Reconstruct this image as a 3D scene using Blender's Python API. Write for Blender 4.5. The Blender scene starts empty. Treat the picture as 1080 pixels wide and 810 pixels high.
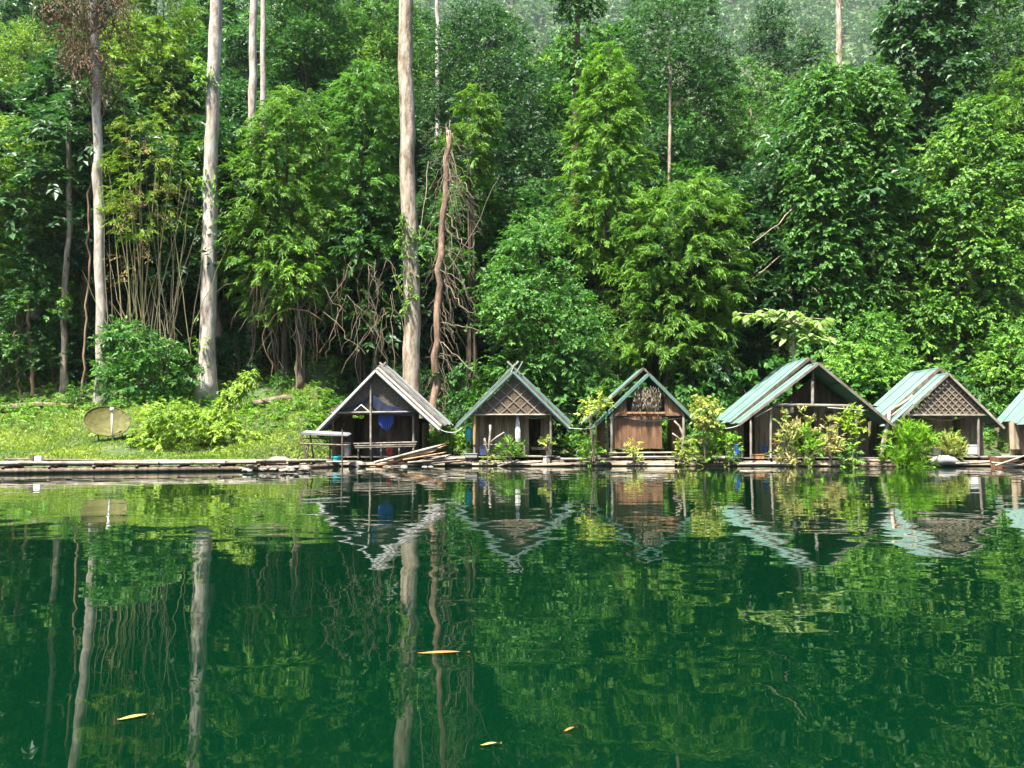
import bpy, math, random
import numpy as np
from mathutils import Vector, Matrix

# ------------------------------------------------------------------ camera, sky, sun, exposure
SC = bpy.context.scene
COL = SC.collection
F, CX, CY, HOR, CAMZ = 840.0, 540.0, 405.0, 465.0, 1.3     # photograph pixels (1080 x 810)
TH = math.atan((HOR - CY) / F)
cam_d = bpy.data.cameras.new('camera')
cam_d.sensor_width = 36.0
cam_d.lens = 36.0 * F / 1080.0
cam_d.clip_start = 0.1
cam_d.clip_end = 3000.0
cam = bpy.data.objects.new('camera', cam_d)
cam.location = (0, 0, CAMZ)
cam.rotation_euler = (math.pi / 2 + TH, 0, 0)
COL.objects.link(cam)
SC.camera = cam

SUN = Vector((-0.30, -0.42, 1.22)).normalized()             # direction towards the sun
world = bpy.data.worlds.new('World')
SC.world = world
world.use_nodes = True
wn = world.node_tree
bg = wn.nodes['Background']
sky = wn.nodes.new('ShaderNodeTexSky')
sky.sky_type = 'NISHITA'
sky.sun_disc = False
sky.sun_elevation = math.asin(SUN.z)
sky.sun_rotation = math.atan2(SUN.x, SUN.y)
sky.dust_density = 2.0
wn.links.new(sky.outputs[0], bg.inputs[0])
bg.inputs[1].default_value = 0.056
sun_d = bpy.data.lights.new('sun', 'SUN')
sun_d.energy = 5.0
sun_d.angle = math.radians(5.0)
sun_d.color = (1.0, 0.95, 0.85)
sun = bpy.data.objects.new('sun', sun_d)
sun.rotation_euler = SUN.to_track_quat('Z', 'Y').to_euler()
sun.location = (-30, -30, 80)
COL.objects.link(sun)
SC.view_settings.view_transform = 'Standard'
SC.view_settings.look = 'None'
SC.view_settings.exposure = 2.48
SC.view_settings.gamma = 1.0
SC.view_settings.use_curve_mapping = False
SC.render.engine = 'CYCLES'
cy = SC.cycles
cy.use_denoising = True
cy.max_bounces = 6
cy.diffuse_bounces = 2
cy.glossy_bounces = 3
cy.transmission_bounces = 3
cy.volume_bounces = 0
cy.transparent_max_bounces = 4
cy.caustics_reflective = False
cy.caustics_refractive = False
cy.sample_clamp_indirect = 4.0

rng = np.random.default_rng(7)
rnd = random.Random(5)
CT, ST = math.cos(TH), math.sin(TH)


def P(x, y, Y):
    """photograph pixel + distance -> point in the world"""
    dx, dy = (x - CX) / F, (CY - y) / F
    t = Y / (CT - dy * ST)
    return Vector((dx * t, Y, CAMZ + t * (ST + dy * CT)))


def ground_Y(y, z=0.0):
    """distance at which a pixel row meets the level z below the camera"""
    dy = (CY - y) / F
    return (CAMZ - z) * (CT - dy * ST) / -(ST + dy * CT)


def smooth(a, b, x):
    t = np.clip((x - a) / (b - a), 0, 1)
    return t * t * (3 - 2 * t)


def H(x, y):
    """height of the land"""
    x = np.asarray(x, float)
    y = np.asarray(y, float)
    shore = 36.0 + 9.6 * smooth(-12.5, -9.5, x) + 0.5 * np.sin(x * 0.7) - 2.0 * smooth(14, 26, x)
    d = y - shore
    lawn = smooth(-6.0, -10.0, x)
    h1 = np.interp(d, [-12, 0, 1.5, 14, 90, 130, 200, 420, 800, 870], [-3.5, 0, 0.5, 3.0, 48, 66, 80, 115, 500, 545])
    h2 = np.interp(d, [-12, 0, 1.0, 6, 14, 90, 130, 200, 420, 800, 870], [-3.5, 0, 0.6, 2.0, 5.0, 46, 60, 76, 115, 500, 545])
    h = h1 * lawn + h2 * (1 - lawn)
    bump = 0.12 * np.sin(x * 1.3 + y * .7) * np.sin(y * 1.1 - x * .4) + 0.8 * np.sin(x * .21) * np.sin(y * .17) * smooth(14, 40, d)
    knoll = 1.3 * np.exp(-((x + 13.0) / 3.6) ** 2 - ((y - 53) / 4.5) ** 2) + .9 * np.exp(-((x + 22) / 5) ** 2 - ((y - 46) / 2.5) ** 2)
    return h + bump * smooth(0, 3, d) + knoll


def HZ(x, y):
    return float(H(x, y))


# ------------------------------------------------------------------ objects
WM = {}


def link(o, parent=None, world=None):
    w = world if world is not None else Matrix.Identity(4)
    COL.objects.link(o)
    if parent is not None:
        o.parent = parent
        o.matrix_parent_inverse = WM[parent.name].inverted()
    o.matrix_basis = w
    WM[o.name] = w.copy()
    return o


def tag(o, label=None, cat=None, group=None, kind=None):
    if label:
        o['label'] = label
    if cat:
        o['category'] = cat
    if group:
        o['group'] = group
    if kind:
        o['kind'] = kind
    return o


def thing(name, label, cat, loc=(0, 0, 0), group=None):
    o = bpy.data.objects.new(name, None)
    o.empty_display_size = 0.3
    link(o, None, Matrix.Translation(Vector(loc)))
    return tag(o, label, cat, group)


def mesh_np(name, verts, faces, mat, tint=None, smooth_=False):
    """verts (N,3), faces (M,4) or (M,3)"""
    me = bpy.data.meshes.new(name)
    verts = np.ascontiguousarray(verts, np.float32)
    faces = np.ascontiguousarray(faces, np.int32)
    k = faces.shape[1]
    me.vertices.add(len(verts))
    me.vertices.foreach_set('co', verts.ravel())
    me.loops.add(faces.size)
    me.loops.foreach_set('vertex_index', faces.ravel())
    me.polygons.add(len(faces))
    me.polygons.foreach_set('loop_start', np.arange(0, faces.size, k, dtype=np.int32))
    me.polygons.foreach_set('loop_total', np.full(len(faces), k, np.int32))
    me.polygons.foreach_set('use_smooth', np.full(len(faces), smooth_, bool))
    me.update(calc_edges=True)
    me.materials.append(mat)
    if tint is not None:
        at = me.attributes.new('tint', 'FLOAT', 'FACE')
        at.data.foreach_set('value', np.ascontiguousarray(tint, np.float32))
    return me


class MB:
    def __init__(s):
        s.v, s.f = [], []

    def quad(s, *ps):
        n = len(s.v)
        s.v += [tuple(p) for p in ps]
        s.f.append(tuple(range(n, n + len(ps))))
        return s

    def box(s, x0, x1, y0, y1, z0, z1):
        n = len(s.v)
        s.v += [(x, y, z) for z in (z0, z1) for y in (y0, y1) for x in (x0, x1)]
        for q in ((0, 2, 3, 1), (4, 5, 7, 6), (0, 1, 5, 4), (2, 6, 7, 3), (0, 4, 6, 2), (1, 3, 7, 5)):
            s.f.append(tuple(n + i for i in q))
        return s

    def prism(s, poly, thick):
        """poly: points in one plane; thick: vector"""
        n, k = len(s.v), len(poly)
        t = Vector(thick)
        s.v += [tuple(Vector(p)) for p in poly] + [tuple(Vector(p) + t) for p in poly]
        s.f.append(tuple(range(n, n + k)))
        s.f.append(tuple(range(n + 2 * k - 1, n + k - 1, -1)))
        for i in range(k):
            j = (i + 1) % k
            s.f.append((n + i, n + k + i, n + k + j, n + j))
        return s

    def tube(s, pts, radii, n=8, cap=True):
        pts = [Vector(p) for p in pts]
        if not hasattr(radii, '__len__'):
            radii = [radii] * len(pts)
        base = len(s.v)
        ref = None
        for i, p in enumerate(pts):
            t = (pts[min(i + 1, len(pts) - 1)] - pts[max(i - 1, 0)]).normalized()
            if ref is None:
                ref = Vector((1, 0, 0)) if abs(t.x) < .8 else Vector((0, 1, 0))
            u = (ref - t * ref.dot(t)).normalized()
            ref = u
            w = t.cross(u)
            for k in range(n):
                a = 2 * math.pi * k / n
                s.v.append(tuple(p + (u * math.cos(a) + w * math.sin(a)) * radii[i]))
        for i in range(len(pts) - 1):
            for k in range(n):
                a, b = base + i * n + k, base + i * n + (k + 1) % n
                s.f.append((a, b, b + n, a + n))
        if cap:
            s.f.append(tuple(base + k for k in range(n - 1, -1, -1)))
            e = base + (len(pts) - 1) * n
            s.f.append(tuple(e + k for k in range(n)))
        return s

    def mesh(s, name, mat, sm=False):
        me = bpy.data.meshes.new(name)
        me.from_pydata(s.v, [], s.f)
        me.materials.append(mat)
        if sm:
            me.polygons.foreach_set('use_smooth', [True] * len(me.polygons))
        me.update()
        return me

    def build(s, name, mat, parent=None, sm=False):
        return link(bpy.data.objects.new(name, s.mesh(name, mat, sm)), parent)


_cache = {}


def unit(kind, mat):
    key = (kind, mat.name)
    if key in _cache:
        return _cache[key]
    if kind == 'box':
        m = MB()
        b = .06
        # board with softened long edges, length along z 0..1
        prof = [(-.5, -.5 + b), (-.5 + b, -.5), (.5 - b, -.5), (.5, -.5 + b), (.5, .5 - b), (.5 - b, .5), (-.5 + b, .5), (-.5, .5 - b)]
        m.prism([(x, y, 0) for x, y in prof], (0, 0, 1))
        me = m.mesh('board', mat)
    elif kind == 'pole':
        m = MB()
        m.tube([(0, 0, 0), (0, 0, .33), (0.06, 0, .66), (0, 0, 1)], [1.0, .97, 1.0, .93], 7)
        me = m.mesh('pole', mat, True)
    elif kind == 'cane':
        m = MB()
        pts, r = [], []
        for k in range(6):
            for dz, rr in ((0.0, 1.16), (.02, .95), (.15, .95)):
                pts.append((0, 0, (k + dz) / 6 if True else 0))
                r.append(rr)
        pts.append((0, 0, 1))
        r.append(1.1)
        m.tube(pts, r, 6)
        me = m.mesh('cane', mat, True)
    elif kind == 'sheet':
        n = 20
        v, f = [], []
        for j in range(2):
            for i in range(n + 1):
                v.append((i / n, j, 0.018 * math.cos(i * math.pi)))
        for i in range(n):
            f.append((i, i + 1, n + 2 + i, n + 1 + i))
        me = bpy.data.meshes.new('sheet')
        me.from_pydata(v, [], f)
        me.materials.append(mat)
        me.update()
    _cache[key] = me
    return me


def stick(name, p0, p1, r, mat, parent, kind='pole', r2=None):
    p0, p1 = Vector(p0), Vector(p1)
    d = p1 - p0
    q = d.to_track_quat('Z', 'Y').to_matrix().to_4x4()
    S = Matrix.Diagonal((r, r2 or r, d.length, 1))
    return link(bpy.data.objects.new(name, unit(kind, mat)), parent, Matrix.Translation(p0) @ q @ S)


def board(name, p0, p1, w, t, mat, parent, side=(0, 0, 1)):
    """board from p0 to p1; w measured along side, t across"""
    p0, p1 = Vector(p0), Vector(p1)
    d = p1 - p0
    z = d.normalized()
    s = Vector(side)
    s = (s - z * s.dot(z)).normalized()
    n = z.cross(s)
    M = Matrix((s * w, n * t, d)).transposed().to_4x4()
    return link(bpy.data.objects.new(name, unit('box', mat)), parent, Matrix.Translation(p0) @ M)


# ------------------------------------------------------------------ materials
def new_mat(name):
    m = bpy.data.materials.new(name)
    m.use_nodes = True
    return m, m.node_tree.nodes, m.node_tree.links, m.node_tree.nodes['Principled BSDF']


def leaf_mat(name, a, b, trans=0.36, rough=.48, spec=.2):
    m, N, L, pb = new_mat(name)
    at = N.new('ShaderNodeAttribute')
    at.attribute_name = 'tint'
    mix = N.new('ShaderNodeMix')
    mix.data_type = 'RGBA'
    mix.inputs[6].default_value = (*a, 1)
    mix.inputs[7].default_value = (*b, 1)
    L.new(at.outputs['Fac'], mix.inputs[0])
    oi = N.new('ShaderNodeObjectInfo')
    hs = N.new('ShaderNodeHueSaturation')
    mp = N.new('ShaderNodeMapRange')
    mp.inputs[3].default_value = .85
    mp.inputs[4].default_value = 1.18
    L.new(oi.outputs['Random'], mp.inputs[0])
    L.new(mp.outputs[0], hs.inputs['Value'])
    L.new(mix.outputs[2], hs.inputs['Color'])
    L.new(hs.outputs[0], pb.inputs['Base Color'])
    pb.inputs['Roughness'].default_value = rough
    pb.inputs['Specular IOR Level'].default_value = spec
    tr = N.new('ShaderNodeBsdfTranslucent')
    tm = N.new('ShaderNodeMix')
    tm.data_type = 'RGBA'
    tm.blend_type = 'MULTIPLY'
    tm.inputs[0].default_value = 1
    tm.inputs[7].default_value = (1.25, 1.35, .7, 1)
    L.new(hs.outputs[0], tm.inputs[6])
    L.new(tm.outputs[2], tr.inputs[0])
    ms = N.new('ShaderNodeMixShader')
    ms.inputs[0].default_value = trans
    L.new(pb.outputs[0], ms.inputs[1])
    L.new(tr.outputs[0], ms.inputs[2])
    L.new(ms.outputs[0], N['Material Output'].inputs[0])
    return m


def noise_mat(name, cols, scale=6, stretch=(1, 1, 1), rough=.8, bump=.3, detail=6, spec=.3, obj=False, per=0.0, bdist=.02, stain=None):
    """cols: list of (pos, rgb)"""
    m, N, L, pb = new_mat(name)
    tc = N.new('ShaderNodeTexCoord')
    mp = N.new('ShaderNodeMapping')
    mp.inputs['Scale'].default_value = stretch
    if obj:
        L.new(tc.outputs['Object'], mp.inputs[0])
    else:
        ge = N.new('ShaderNodeNewGeometry')
        L.new(ge.outputs['Position'], mp.inputs[0])
    nz = N.new('ShaderNodeTexNoise')
    nz.inputs['Scale'].default_value = scale
    nz.inputs['Detail'].default_value = detail
    nz.inputs['Roughness'].default_value = .65
    L.new(mp.outputs[0], nz.inputs['Vector'])
    cr = N.new('ShaderNodeValToRGB')
    el = cr.color_ramp.elements
    while len(el) < len(cols):
        el.new(.5)
    for e, (p, c) in zip(el, cols):
        e.position = p
        e.color = (*c, 1)
    L.new(nz.outputs['Fac'], cr.inputs[0])
    out = cr.outputs[0]
    if stain:       # large blotches of damp, moss and lichen
        n2 = N.new('ShaderNodeTexNoise')
        n2.inputs['Scale'].default_value = .9
        n2.inputs['Detail'].default_value = 5
        m2 = N.new('ShaderNodeMapping')
        m2.inputs['Scale'].default_value = (1, 1, .45)
        m2.inputs['Location'].default_value = (3.1, 7.7, 1.3)
        L.new(mp.inputs[0].links[0].from_socket, m2.inputs[0])
        L.new(m2.outputs[0], n2.inputs['Vector'])
        r2 = N.new('ShaderNodeMapRange')
        r2.inputs[1].default_value = .45
        r2.inputs[2].default_value = .68
        r2.inputs[4].default_value = .5
        L.new(n2.outputs['Fac'], r2.inputs[0])
        mx = N.new('ShaderNodeMix')
        mx.data_type = 'RGBA'
        mx.inputs[7].default_value = (*stain, 1)
        L.new(r2.outputs[0], mx.inputs[0])
        L.new(out, mx.inputs[6])
        out = mx.outputs[2]
    if per:
        oi = N.new('ShaderNodeObjectInfo')
        mr = N.new('ShaderNodeMapRange')
        mr.inputs[3].default_value = 1 - per
        mr.inputs[4].default_value = 1 + per
        L.new(oi.outputs['Random'], mr.inputs[0])
        hs = N.new('ShaderNodeHueSaturation')
        L.new(mr.outputs[0], hs.inputs['Value'])
        L.new(out, hs.inputs['Color'])
        out = hs.outputs[0]
    L.new(out, pb.inputs['Base Color'])
    pb.inputs['Roughness'].default_value = rough
    pb.inputs['Specular IOR Level'].default_value = spec
    if bump:
        bp = N.new('ShaderNodeBump')
        bp.inputs['Strength'].default_value = bump
        bp.inputs['Distance'].default_value = bdist
        L.new(nz.outputs['Fac'], bp.inputs['Height'])
        L.new(bp.outputs[0], pb.inputs['Normal'])
    return m


M = {}
# foliage
M['bright'] = leaf_mat('leaf_bright', (.036, .120, .014), (.160, .295, .038))
M['mid'] = leaf_mat('leaf_mid', (.022, .085, .015), (.090, .205, .034))
M['dark'] = leaf_mat('leaf_dark', (.012, .050, .015), (.046, .120, .028), rough=.45, spec=.25)
M['grey'] = leaf_mat('leaf_greygreen', (.014, .055, .018), (.055, .135, .036), rough=.45, spec=.28)
M['yellow'] = leaf_mat('leaf_yellowgreen', (.062, .14, .014), (.22, .32, .036))
M['lime'] = leaf_mat('leaf_lime', (.07, .20, .012), (.22, .40, .03), trans=.4)
M['gold'] = leaf_mat('leaf_gold', (.15, .21, .035), (.40, .42, .11), trans=.4)
M['croton'] = leaf_mat('leaf_croton', (.11, .20, .03), (.42, .36, .16), trans=.35)
M['pale'] = leaf_mat('leaf_pale', (.10, .18, .05), (.26, .36, .12), trans=.4)
M['far'] = leaf_mat('leaf_far', (.030, .085, .030), (.085, .17, .045), trans=.25)
M['grass'] = leaf_mat('grass_blade', (.070, .138, .013), (.225, .285, .042), trans=.35, rough=.5)
M['cover'] = leaf_mat('ground_cover', (.045, .13, .016), (.15, .28, .03), trans=.35)
M['drygrass'] = leaf_mat('dry_leaf', (.16, .11, .045), (.34, .27, .12), trans=.2, rough=.7, spec=.2)
# bark, wood
M['bark_white'] = noise_mat('bark_white', [(.30, (.07, .05, .034)), (.42, (.24, .20, .165)), (.56, (.40, .36, .315)), (.8, (.50, .465, .42))], 2.6, (1, 1, .3), .9, .9, bdist=.09, detail=9, stain=(.13, .115, .08))
M['bark_tan'] = noise_mat('bark_tan', [(.34, (.07, .05, .03)), (.46, (.23, .18, .13)), (.62, (.39, .33, .265)), (.8, (.47, .42, .36))], 3.4, (1, 1, .28), .9, 1.0, bdist=.12, detail=10, stain=(.10, .085, .05))
M['bark_brown'] = noise_mat('bark_brown', [(.3, (.06, .038, .022)), (.5, (.17, .11, .065)), (.7, (.29, .20, .13))], 3, (1, 1, .3), .9, .6, bdist=.05)
M['bark_red'] = noise_mat('bark_red', [(.3, (.05, .03, .02)), (.5, (.15, .095, .065)), (.7, (.28, .20, .145))], 3.5, (1, 1, .3), .9, 1.0, bdist=.09, detail=9)
M['bark_dark'] = noise_mat('bark_dark', [(.3, (.03, .023, .015)), (.5, (.085, .062, .04)), (.7, (.16, .13, .09))], 3, (1, 1, .3), .9, .6, bdist=.05)
M['twig'] = noise_mat('dry_twig', [(.3, (.085, .064, .04)), (.6, (.20, .165, .115)), (.8, (.31, .27, .20))], 8, rough=.9, bump=0, per=.2)
M['culm'] = noise_mat('bamboo_culm', [(.3, (.07, .085, .03)), (.5, (.15, .14, .06)), (.7, (.23, .20, .105))], 1.5, (1, 1, .4), .5, 0, per=.25)
M['bamboo'] = noise_mat('old_bamboo', [(.25, (.06, .045, .028)), (.5, (.17, .14, .10)), (.75, (.29, .25, .19))], 3, (.5, 1, 1), .7, .2, per=.3)
M['bamboo_lt'] = noise_mat('sun_bleached_bamboo', [(.25, (.09, .074, .052)), (.5, (.20, .175, .14)), (.75, (.31, .285, .235))], 3, (.5, 1, 1), .7, .2, per=.2)
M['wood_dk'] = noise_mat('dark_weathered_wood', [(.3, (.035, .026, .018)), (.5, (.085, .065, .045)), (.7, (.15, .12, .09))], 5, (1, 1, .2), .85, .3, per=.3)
M['wood_br'] = noise_mat('brown_plank_wood', [(.3, (.07, .034, .016)), (.5, (.135, .068, .033)), (.72, (.20, .115, .062))], 6, (1, 1, .15), .65, .25, per=.25)
M['wood_gy'] = noise_mat('grey_weathered_wood', [(.3, (.075, .062, .047)), (.5, (.17, .148, .12)), (.72, (.28, .255, .215))], 6, (.4, 1, .4), .85, .3, per=.3)
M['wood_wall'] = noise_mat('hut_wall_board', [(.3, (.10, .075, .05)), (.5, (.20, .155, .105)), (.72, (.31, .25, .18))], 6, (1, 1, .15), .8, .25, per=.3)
M['wood_or'] = noise_mat('peeled_orange_wood', [(.3, (.14, .07, .03)), (.5, (.25, .14, .065)), (.7, (.34, .22, .12))], 7, (1, 1, .3), .7, .3)
# roofs, panels
M['tin_green'] = noise_mat('green_roof_tin', [(.25, (.038, .082, .067)), (.5, (.058, .116, .096)), (.75, (.084, .15, .126))], 1.4, (1, 1, 1), .62, 0, spec=.22, per=.12)
M['tin_grey'] = noise_mat('grey_roof_tin', [(.25, (.08, .085, .085)), (.5, (.16, .165, .165)), (.75, (.25, .255, .255))], 1.6, rough=.6, bump=0, spec=.25, per=.2)
M['tin_blue'] = noise_mat('bluish_roof_tin', [(.25, (.05, .095, .085)), (.5, (.09, .14, .125)), (.75, (.16, .21, .195))], 1.6, rough=.6, bump=0, spec=.25, per=.2)
M['tin_lt'] = noise_mat('bright_tin', [(.3, (.25, .26, .26)), (.7, (.44, .45, .45))], 3, rough=.55, bump=0, spec=.3)
M['trim'] = noise_mat('pale_barge_board', [(.3, (.08, .09, .08)), (.5, (.15, .16, .145)), (.75, (.23, .24, .215))], 4, rough=.7, bump=.15, per=.15)
M['thatch'] = noise_mat('woven_palm_panel', [(.28, (.03, .025, .017)), (.45, (.07, .058, .042)), (.6, (.12, .10, .075)), (.75, (.18, .155, .12))], 14, (1, 1, .7), .95, .8, bdist=.05)
M['thatch_or'] = noise_mat('warm_woven_panel', [(.28, (.03, .021, .013)), (.45, (.075, .054, .036)), (.6, (.125, .094, .065)), (.75, (.175, .138, .10))], 14, (1, 1, .7), .95, .8, bdist=.05)
M['slat'] = noise_mat('split_bamboo_slat', [(.3, (.10, .08, .055)), (.6, (.19, .158, .115)), (.8, (.25, .215, .165))], 8, rough=.7, bump=.1, per=.2)


def plain(name, c, rough=.6, spec=.4, var=.18, scale=5):
    d = tuple(v * (1 - var) for v in c)
    l = tuple(min(1, v * (1 + var)) for v in c)
    return noise_mat(name, [(.3, d), (.7, l)], scale, rough=rough, spec=spec, bump=.05)


M['tarp'] = plain('blue_tarp', (.02, .055, .22), .45)
M['tarp_dk'] = plain('navy_awning', (.010, .015, .04), .6)
M['white'] = plain('white_plastic', (.5, .5, .48), .5)
M['foam'] = plain('dirty_foam', (.20, .195, .175), .9)
M['cloth'] = plain('white_cloth', (.42, .41, .38), .95)
M['blue'] = plain('blue_plastic', (.012, .05, .20), .5)
M['teal'] = plain('teal_plastic', (.02, .28, .30), .45)
M['green_p'] = plain('green_plastic', (.04, .36, .16), .45)
M['red'] = plain('red_cloth', (.42, .035, .03), .8)
M['denim'] = plain('dark_blue_cloth', (.02, .03, .085), .9)
M['rope'] = plain('pale_hose', (.24, .24, .21), .7)
M['stone'] = noise_mat('shore_stone', [(.3, (.06, .052, .042)), (.5, (.14, .125, .105)), (.7, (.25, .235, .21))], 4, rough=.9, bump=.5)
M['dish'] = noise_mat('lichened_dish', [(.3, (.03, .03, .006)), (.5, (.06, .058, .012)), (.7, (.095, .085, .022))], 4, rough=.85, bump=.1)
M['fleaf'] = plain('fallen_leaf', (.19, .16, .03), .6)
M['fleaf_or'] = plain('fallen_orange_leaf', (.19, .09, .02), .6)
M['dryseed'] = leaf_mat('dry_seed_head', (.085, .070, .050), (.20, .175, .13), trans=.1, rough=.9, spec=.1)
M['dead'] = leaf_mat('dead_brown_leaf', (.09, .055, .032), (.22, .15, .085), trans=.15, rough=.8, spec=.2)

# ------------------------------------------------------------------ setting: land and water
# land sheet
xs = np.concatenate([np.linspace(-640, -60, 34), np.linspace(-58, 58, 150), np.linspace(60, 640, 34)])
ys = np.concatenate([np.linspace(26, 75, 110), np.linspace(76, 140, 40), np.linspace(146, 900, 60)])
gx, gy = np.meshgrid(xs, ys)
gz = H(gx, gy)
nx_, ny_ = len(xs), len(ys)
idx = np.arange(nx_ * ny_).reshape(ny_, nx_)
fc = np.stack([idx[:-1, :-1], idx[:-1, 1:], idx[1:, 1:], idx[1:, :-1]], -1).reshape(-1, 4)
M['soil'] = noise_mat('forest_floor', [(.3, (.018, .030, .010)), (.48, (.032, .055, .014)), (.62, (.055, .075, .022)), (.8, (.10, .085, .045))], .8, rough=.95, bump=.6, bdist=.1)
ground = link(bpy.data.objects.new('hillside', mesh_np('hillside', np.stack([gx, gy, gz], -1).reshape(-1, 3), fc, M['soil'], smooth_=True)))
tag(ground, 'forest floor rising from the lake into a steep hillside', kind='structure')

# water
m, N, L, pb = new_mat('lake_water')
pb.inputs['Base Color'].default_value = (.0003, .0078, .0029, 1)
pb.inputs['Roughness'].default_value = .015
pb.inputs['IOR'].default_value = 1.333
ge = N.new('ShaderNodeNewGeometry')


def wave(scale, sx, sy, detail, dist=0.0):
    mp = N.new('ShaderNodeMapping')
    mp.inputs['Scale'].default_value = (sx, sy, 1)
    L.new(ge.outputs['Position'], mp.inputs[0])
    nz = N.new('ShaderNodeTexNoise')
    nz.inputs['Scale'].default_value = scale
    nz.inputs['Detail'].default_value = detail
    nz.inputs['Roughness'].default_value = .45
    nz.inputs['Distortion'].default_value = dist
    L.new(mp.outputs[0], nz.inputs['Vector'])
    return nz.outputs['Fac']


def mth(op, a, b):
    n = N.new('ShaderNodeMath')
    n.operation = op
    for i, v in enumerate((a, b)):
        if isinstance(v, (int, float)):
            n.inputs[i].default_value = v
        else:
            L.new(v, n.inputs[i])
    return n.outputs[0]


w1 = mth('MULTIPLY', wave(.7, 1, 1.15, 1.0, .4), .0145)
w2 = mth('MULTIPLY', wave(2.0, .8, 1.2, 1, .4), .0024)
w3 = mth('MULTIPLY', wave(6.5, .6, 1.3, 1, .2), .00025)
patch = wave(.09, .5, 1.6, 2)
pr = N.new('ShaderNodeMapRange')
pr.inputs[1].default_value = .35
pr.inputs[2].default_value = .65
pr.inputs[3].default_value = .25
pr.inputs[4].default_value = 1.25
L.new(patch, pr.inputs[0])
hsum = mth('ADD', mth('ADD', w1, w2), w3)
hsum = mth('MULTIPLY', hsum, pr.outputs[0])
bp = N.new('ShaderNodeBump')
bp.inputs['Strength'].default_value = 1.0
bp.inputs['Distance'].default_value = 1.0
L.new(hsum, bp.inputs['Height'])
L.new(bp.outputs[0], pb.inputs['Normal'])
M['water'] = m
wme = MB().quad((-640, -120, 0), (640, -120, 0), (640, 60, 0), (-640, 60, 0)).mesh('lake_water', m)
tag(link(bpy.data.objects.new('water', wme)), 'calm emerald lake mirroring the forest and huts', kind='structure')

# ------------------------------------------------------------------ foliage generators
UP = np.array([0, 0, 1.0])


def nrmz(a):
    return a / np.maximum(np.linalg.norm(a, axis=-1, keepdims=True), 1e-9)


def leaf_quads(o, d, n, Ln, Wd, fold=.16, droop=.18):
    """one folded, tapering leaf per row -> verts (N*4,3)"""
    n = nrmz(n - d * (n * d).sum(-1, keepdims=True))
    s = np.cross(d, n)
    Ln, Wd = Ln[:, None], Wd[:, None]
    mid = o + d * Ln * .42
    a = mid + s * Wd * .5 + n * Wd * fold
    b = mid - s * Wd * .5 + n * Wd * fold
    tip = o + d * Ln - UP * Ln * droop
    return np.stack([o, b, tip, a], 1).reshape(-1, 3)


class Fol:
    def __init__(s):
        s.v, s.t = [], []

    def add(s, v, t):
        s.v.append(v)
        s.t.append(t)

    def count(s):
        return sum(len(t) for t in s.t)

    def mesh(s, name, mat):
        v = np.concatenate(s.v)
        t = np.concatenate(s.t)
        return mesh_np(name, v, np.arange(len(v)).reshape(-1, 4), mat, np.clip(t, 0, 1))

    def build(s, name, mat, parent=None):
        return link(bpy.data.objects.new(name, s.mesh(name, mat)), parent)


def sprays(fol, p, out, k=8, ls=.8, L=.3, W=.15, au=.25, droop=.35, ldroop=.25, nu=.9, no=.5, jit=.45, tint=.35, tvar=.22, spread=.75):
    """p (M,3) twig origins, out (M,3) outward directions"""
    Mn = len(p)
    if Mn == 0:
        return
    a = nrmz(out + UP * au + rng.normal(0, jit, (Mn, 3)))
    nr = nrmz(UP * nu + out * no + rng.normal(0, .22, (Mn, 3)))
    side = nrmz(np.cross(a, nr))
    tb = np.clip(rng.normal(tint, tvar, Mn), 0, 1)
    lsv = ls * rng.uniform(.7, 1.3, Mn)
    t = np.linspace(.12, 1, k)[None, :] + rng.normal(0, .04, (Mn, k))
    sg = np.where(np.arange(k) % 2 == 0, 1.0, -1.0)[None, :, None] * rng.uniform(.5, 1.1, (Mn, k, 1))
    sg[:, -1] *= .2
    T = t[..., None]
    o = p[:, None] + a[:, None] * T * lsv[:, None, None] - UP * (droop * T ** 2 * lsv[:, None, None])
    d = nrmz(a[:, None] * .6 + side[:, None] * sg * spread - UP * ldroop + rng.normal(0, .18, (Mn, k, 3)))
    n = nrmz(nr[:, None] + rng.normal(0, .22, (Mn, k, 3)))
    sz = rng.uniform(.55, 1.25, (Mn, k)) * rng.uniform(.75, 1.3, (Mn, 1))
    Lv, Wv = (L * sz).ravel(), (W * sz * rng.uniform(.85, 1.15, (Mn, k))).ravel()
    tt = (tb[:, None] + rng.normal(0, .10, (Mn, k)) + .12 * (t - .5)).ravel()
    fol.add(leaf_quads(o.reshape(-1, 3), d.reshape(-1, 3), n.reshape(-1, 3), Lv, Wv), tt)


def lobes(fol, c, r, dens, zs=.8, low=-.3, back=1.0, tint=.35, tlobe=.17, **kw):
    """leaf twigs over the skin of lumps: c (N,3), r (N,)"""
    for ci, ri in zip(c, r):
        n = max(3, int(dens * ri * ri * 9))
        d = nrmz(rng.normal(0, 1, (n * 2, 3)))
        d = d[d[:, 2] > low][:n]
        if back < 1:
            keep = (d[:, 1] < .2) | (rng.random(len(d)) < back)
            d = d[keep]
        rr = ri * rng.uniform(.78, 1.06, (len(d), 1))
        p = ci + d * rr * np.array([1, 1, zs])
        sprays(fol, p, d, tint=tint + rng.normal(0, tlobe), **kw)


def prof_rows(rows, Y):
    """pixel rows (y, xl, xr), top first -> z, centre x, half width"""
    z, cx, a = [], [], []
    for y, xl, xr in rows:
        p, q = P(xl, y, Y), P(xr, y, Y)
        z.append(p.z)
        cx.append((p.x + q.x) / 2)
        a.append((q.x - p.x) / 2)
    o = np.argsort(z)
    return np.array(z)[o], np.array(cx)[o], np.array(a)[o]


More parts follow.
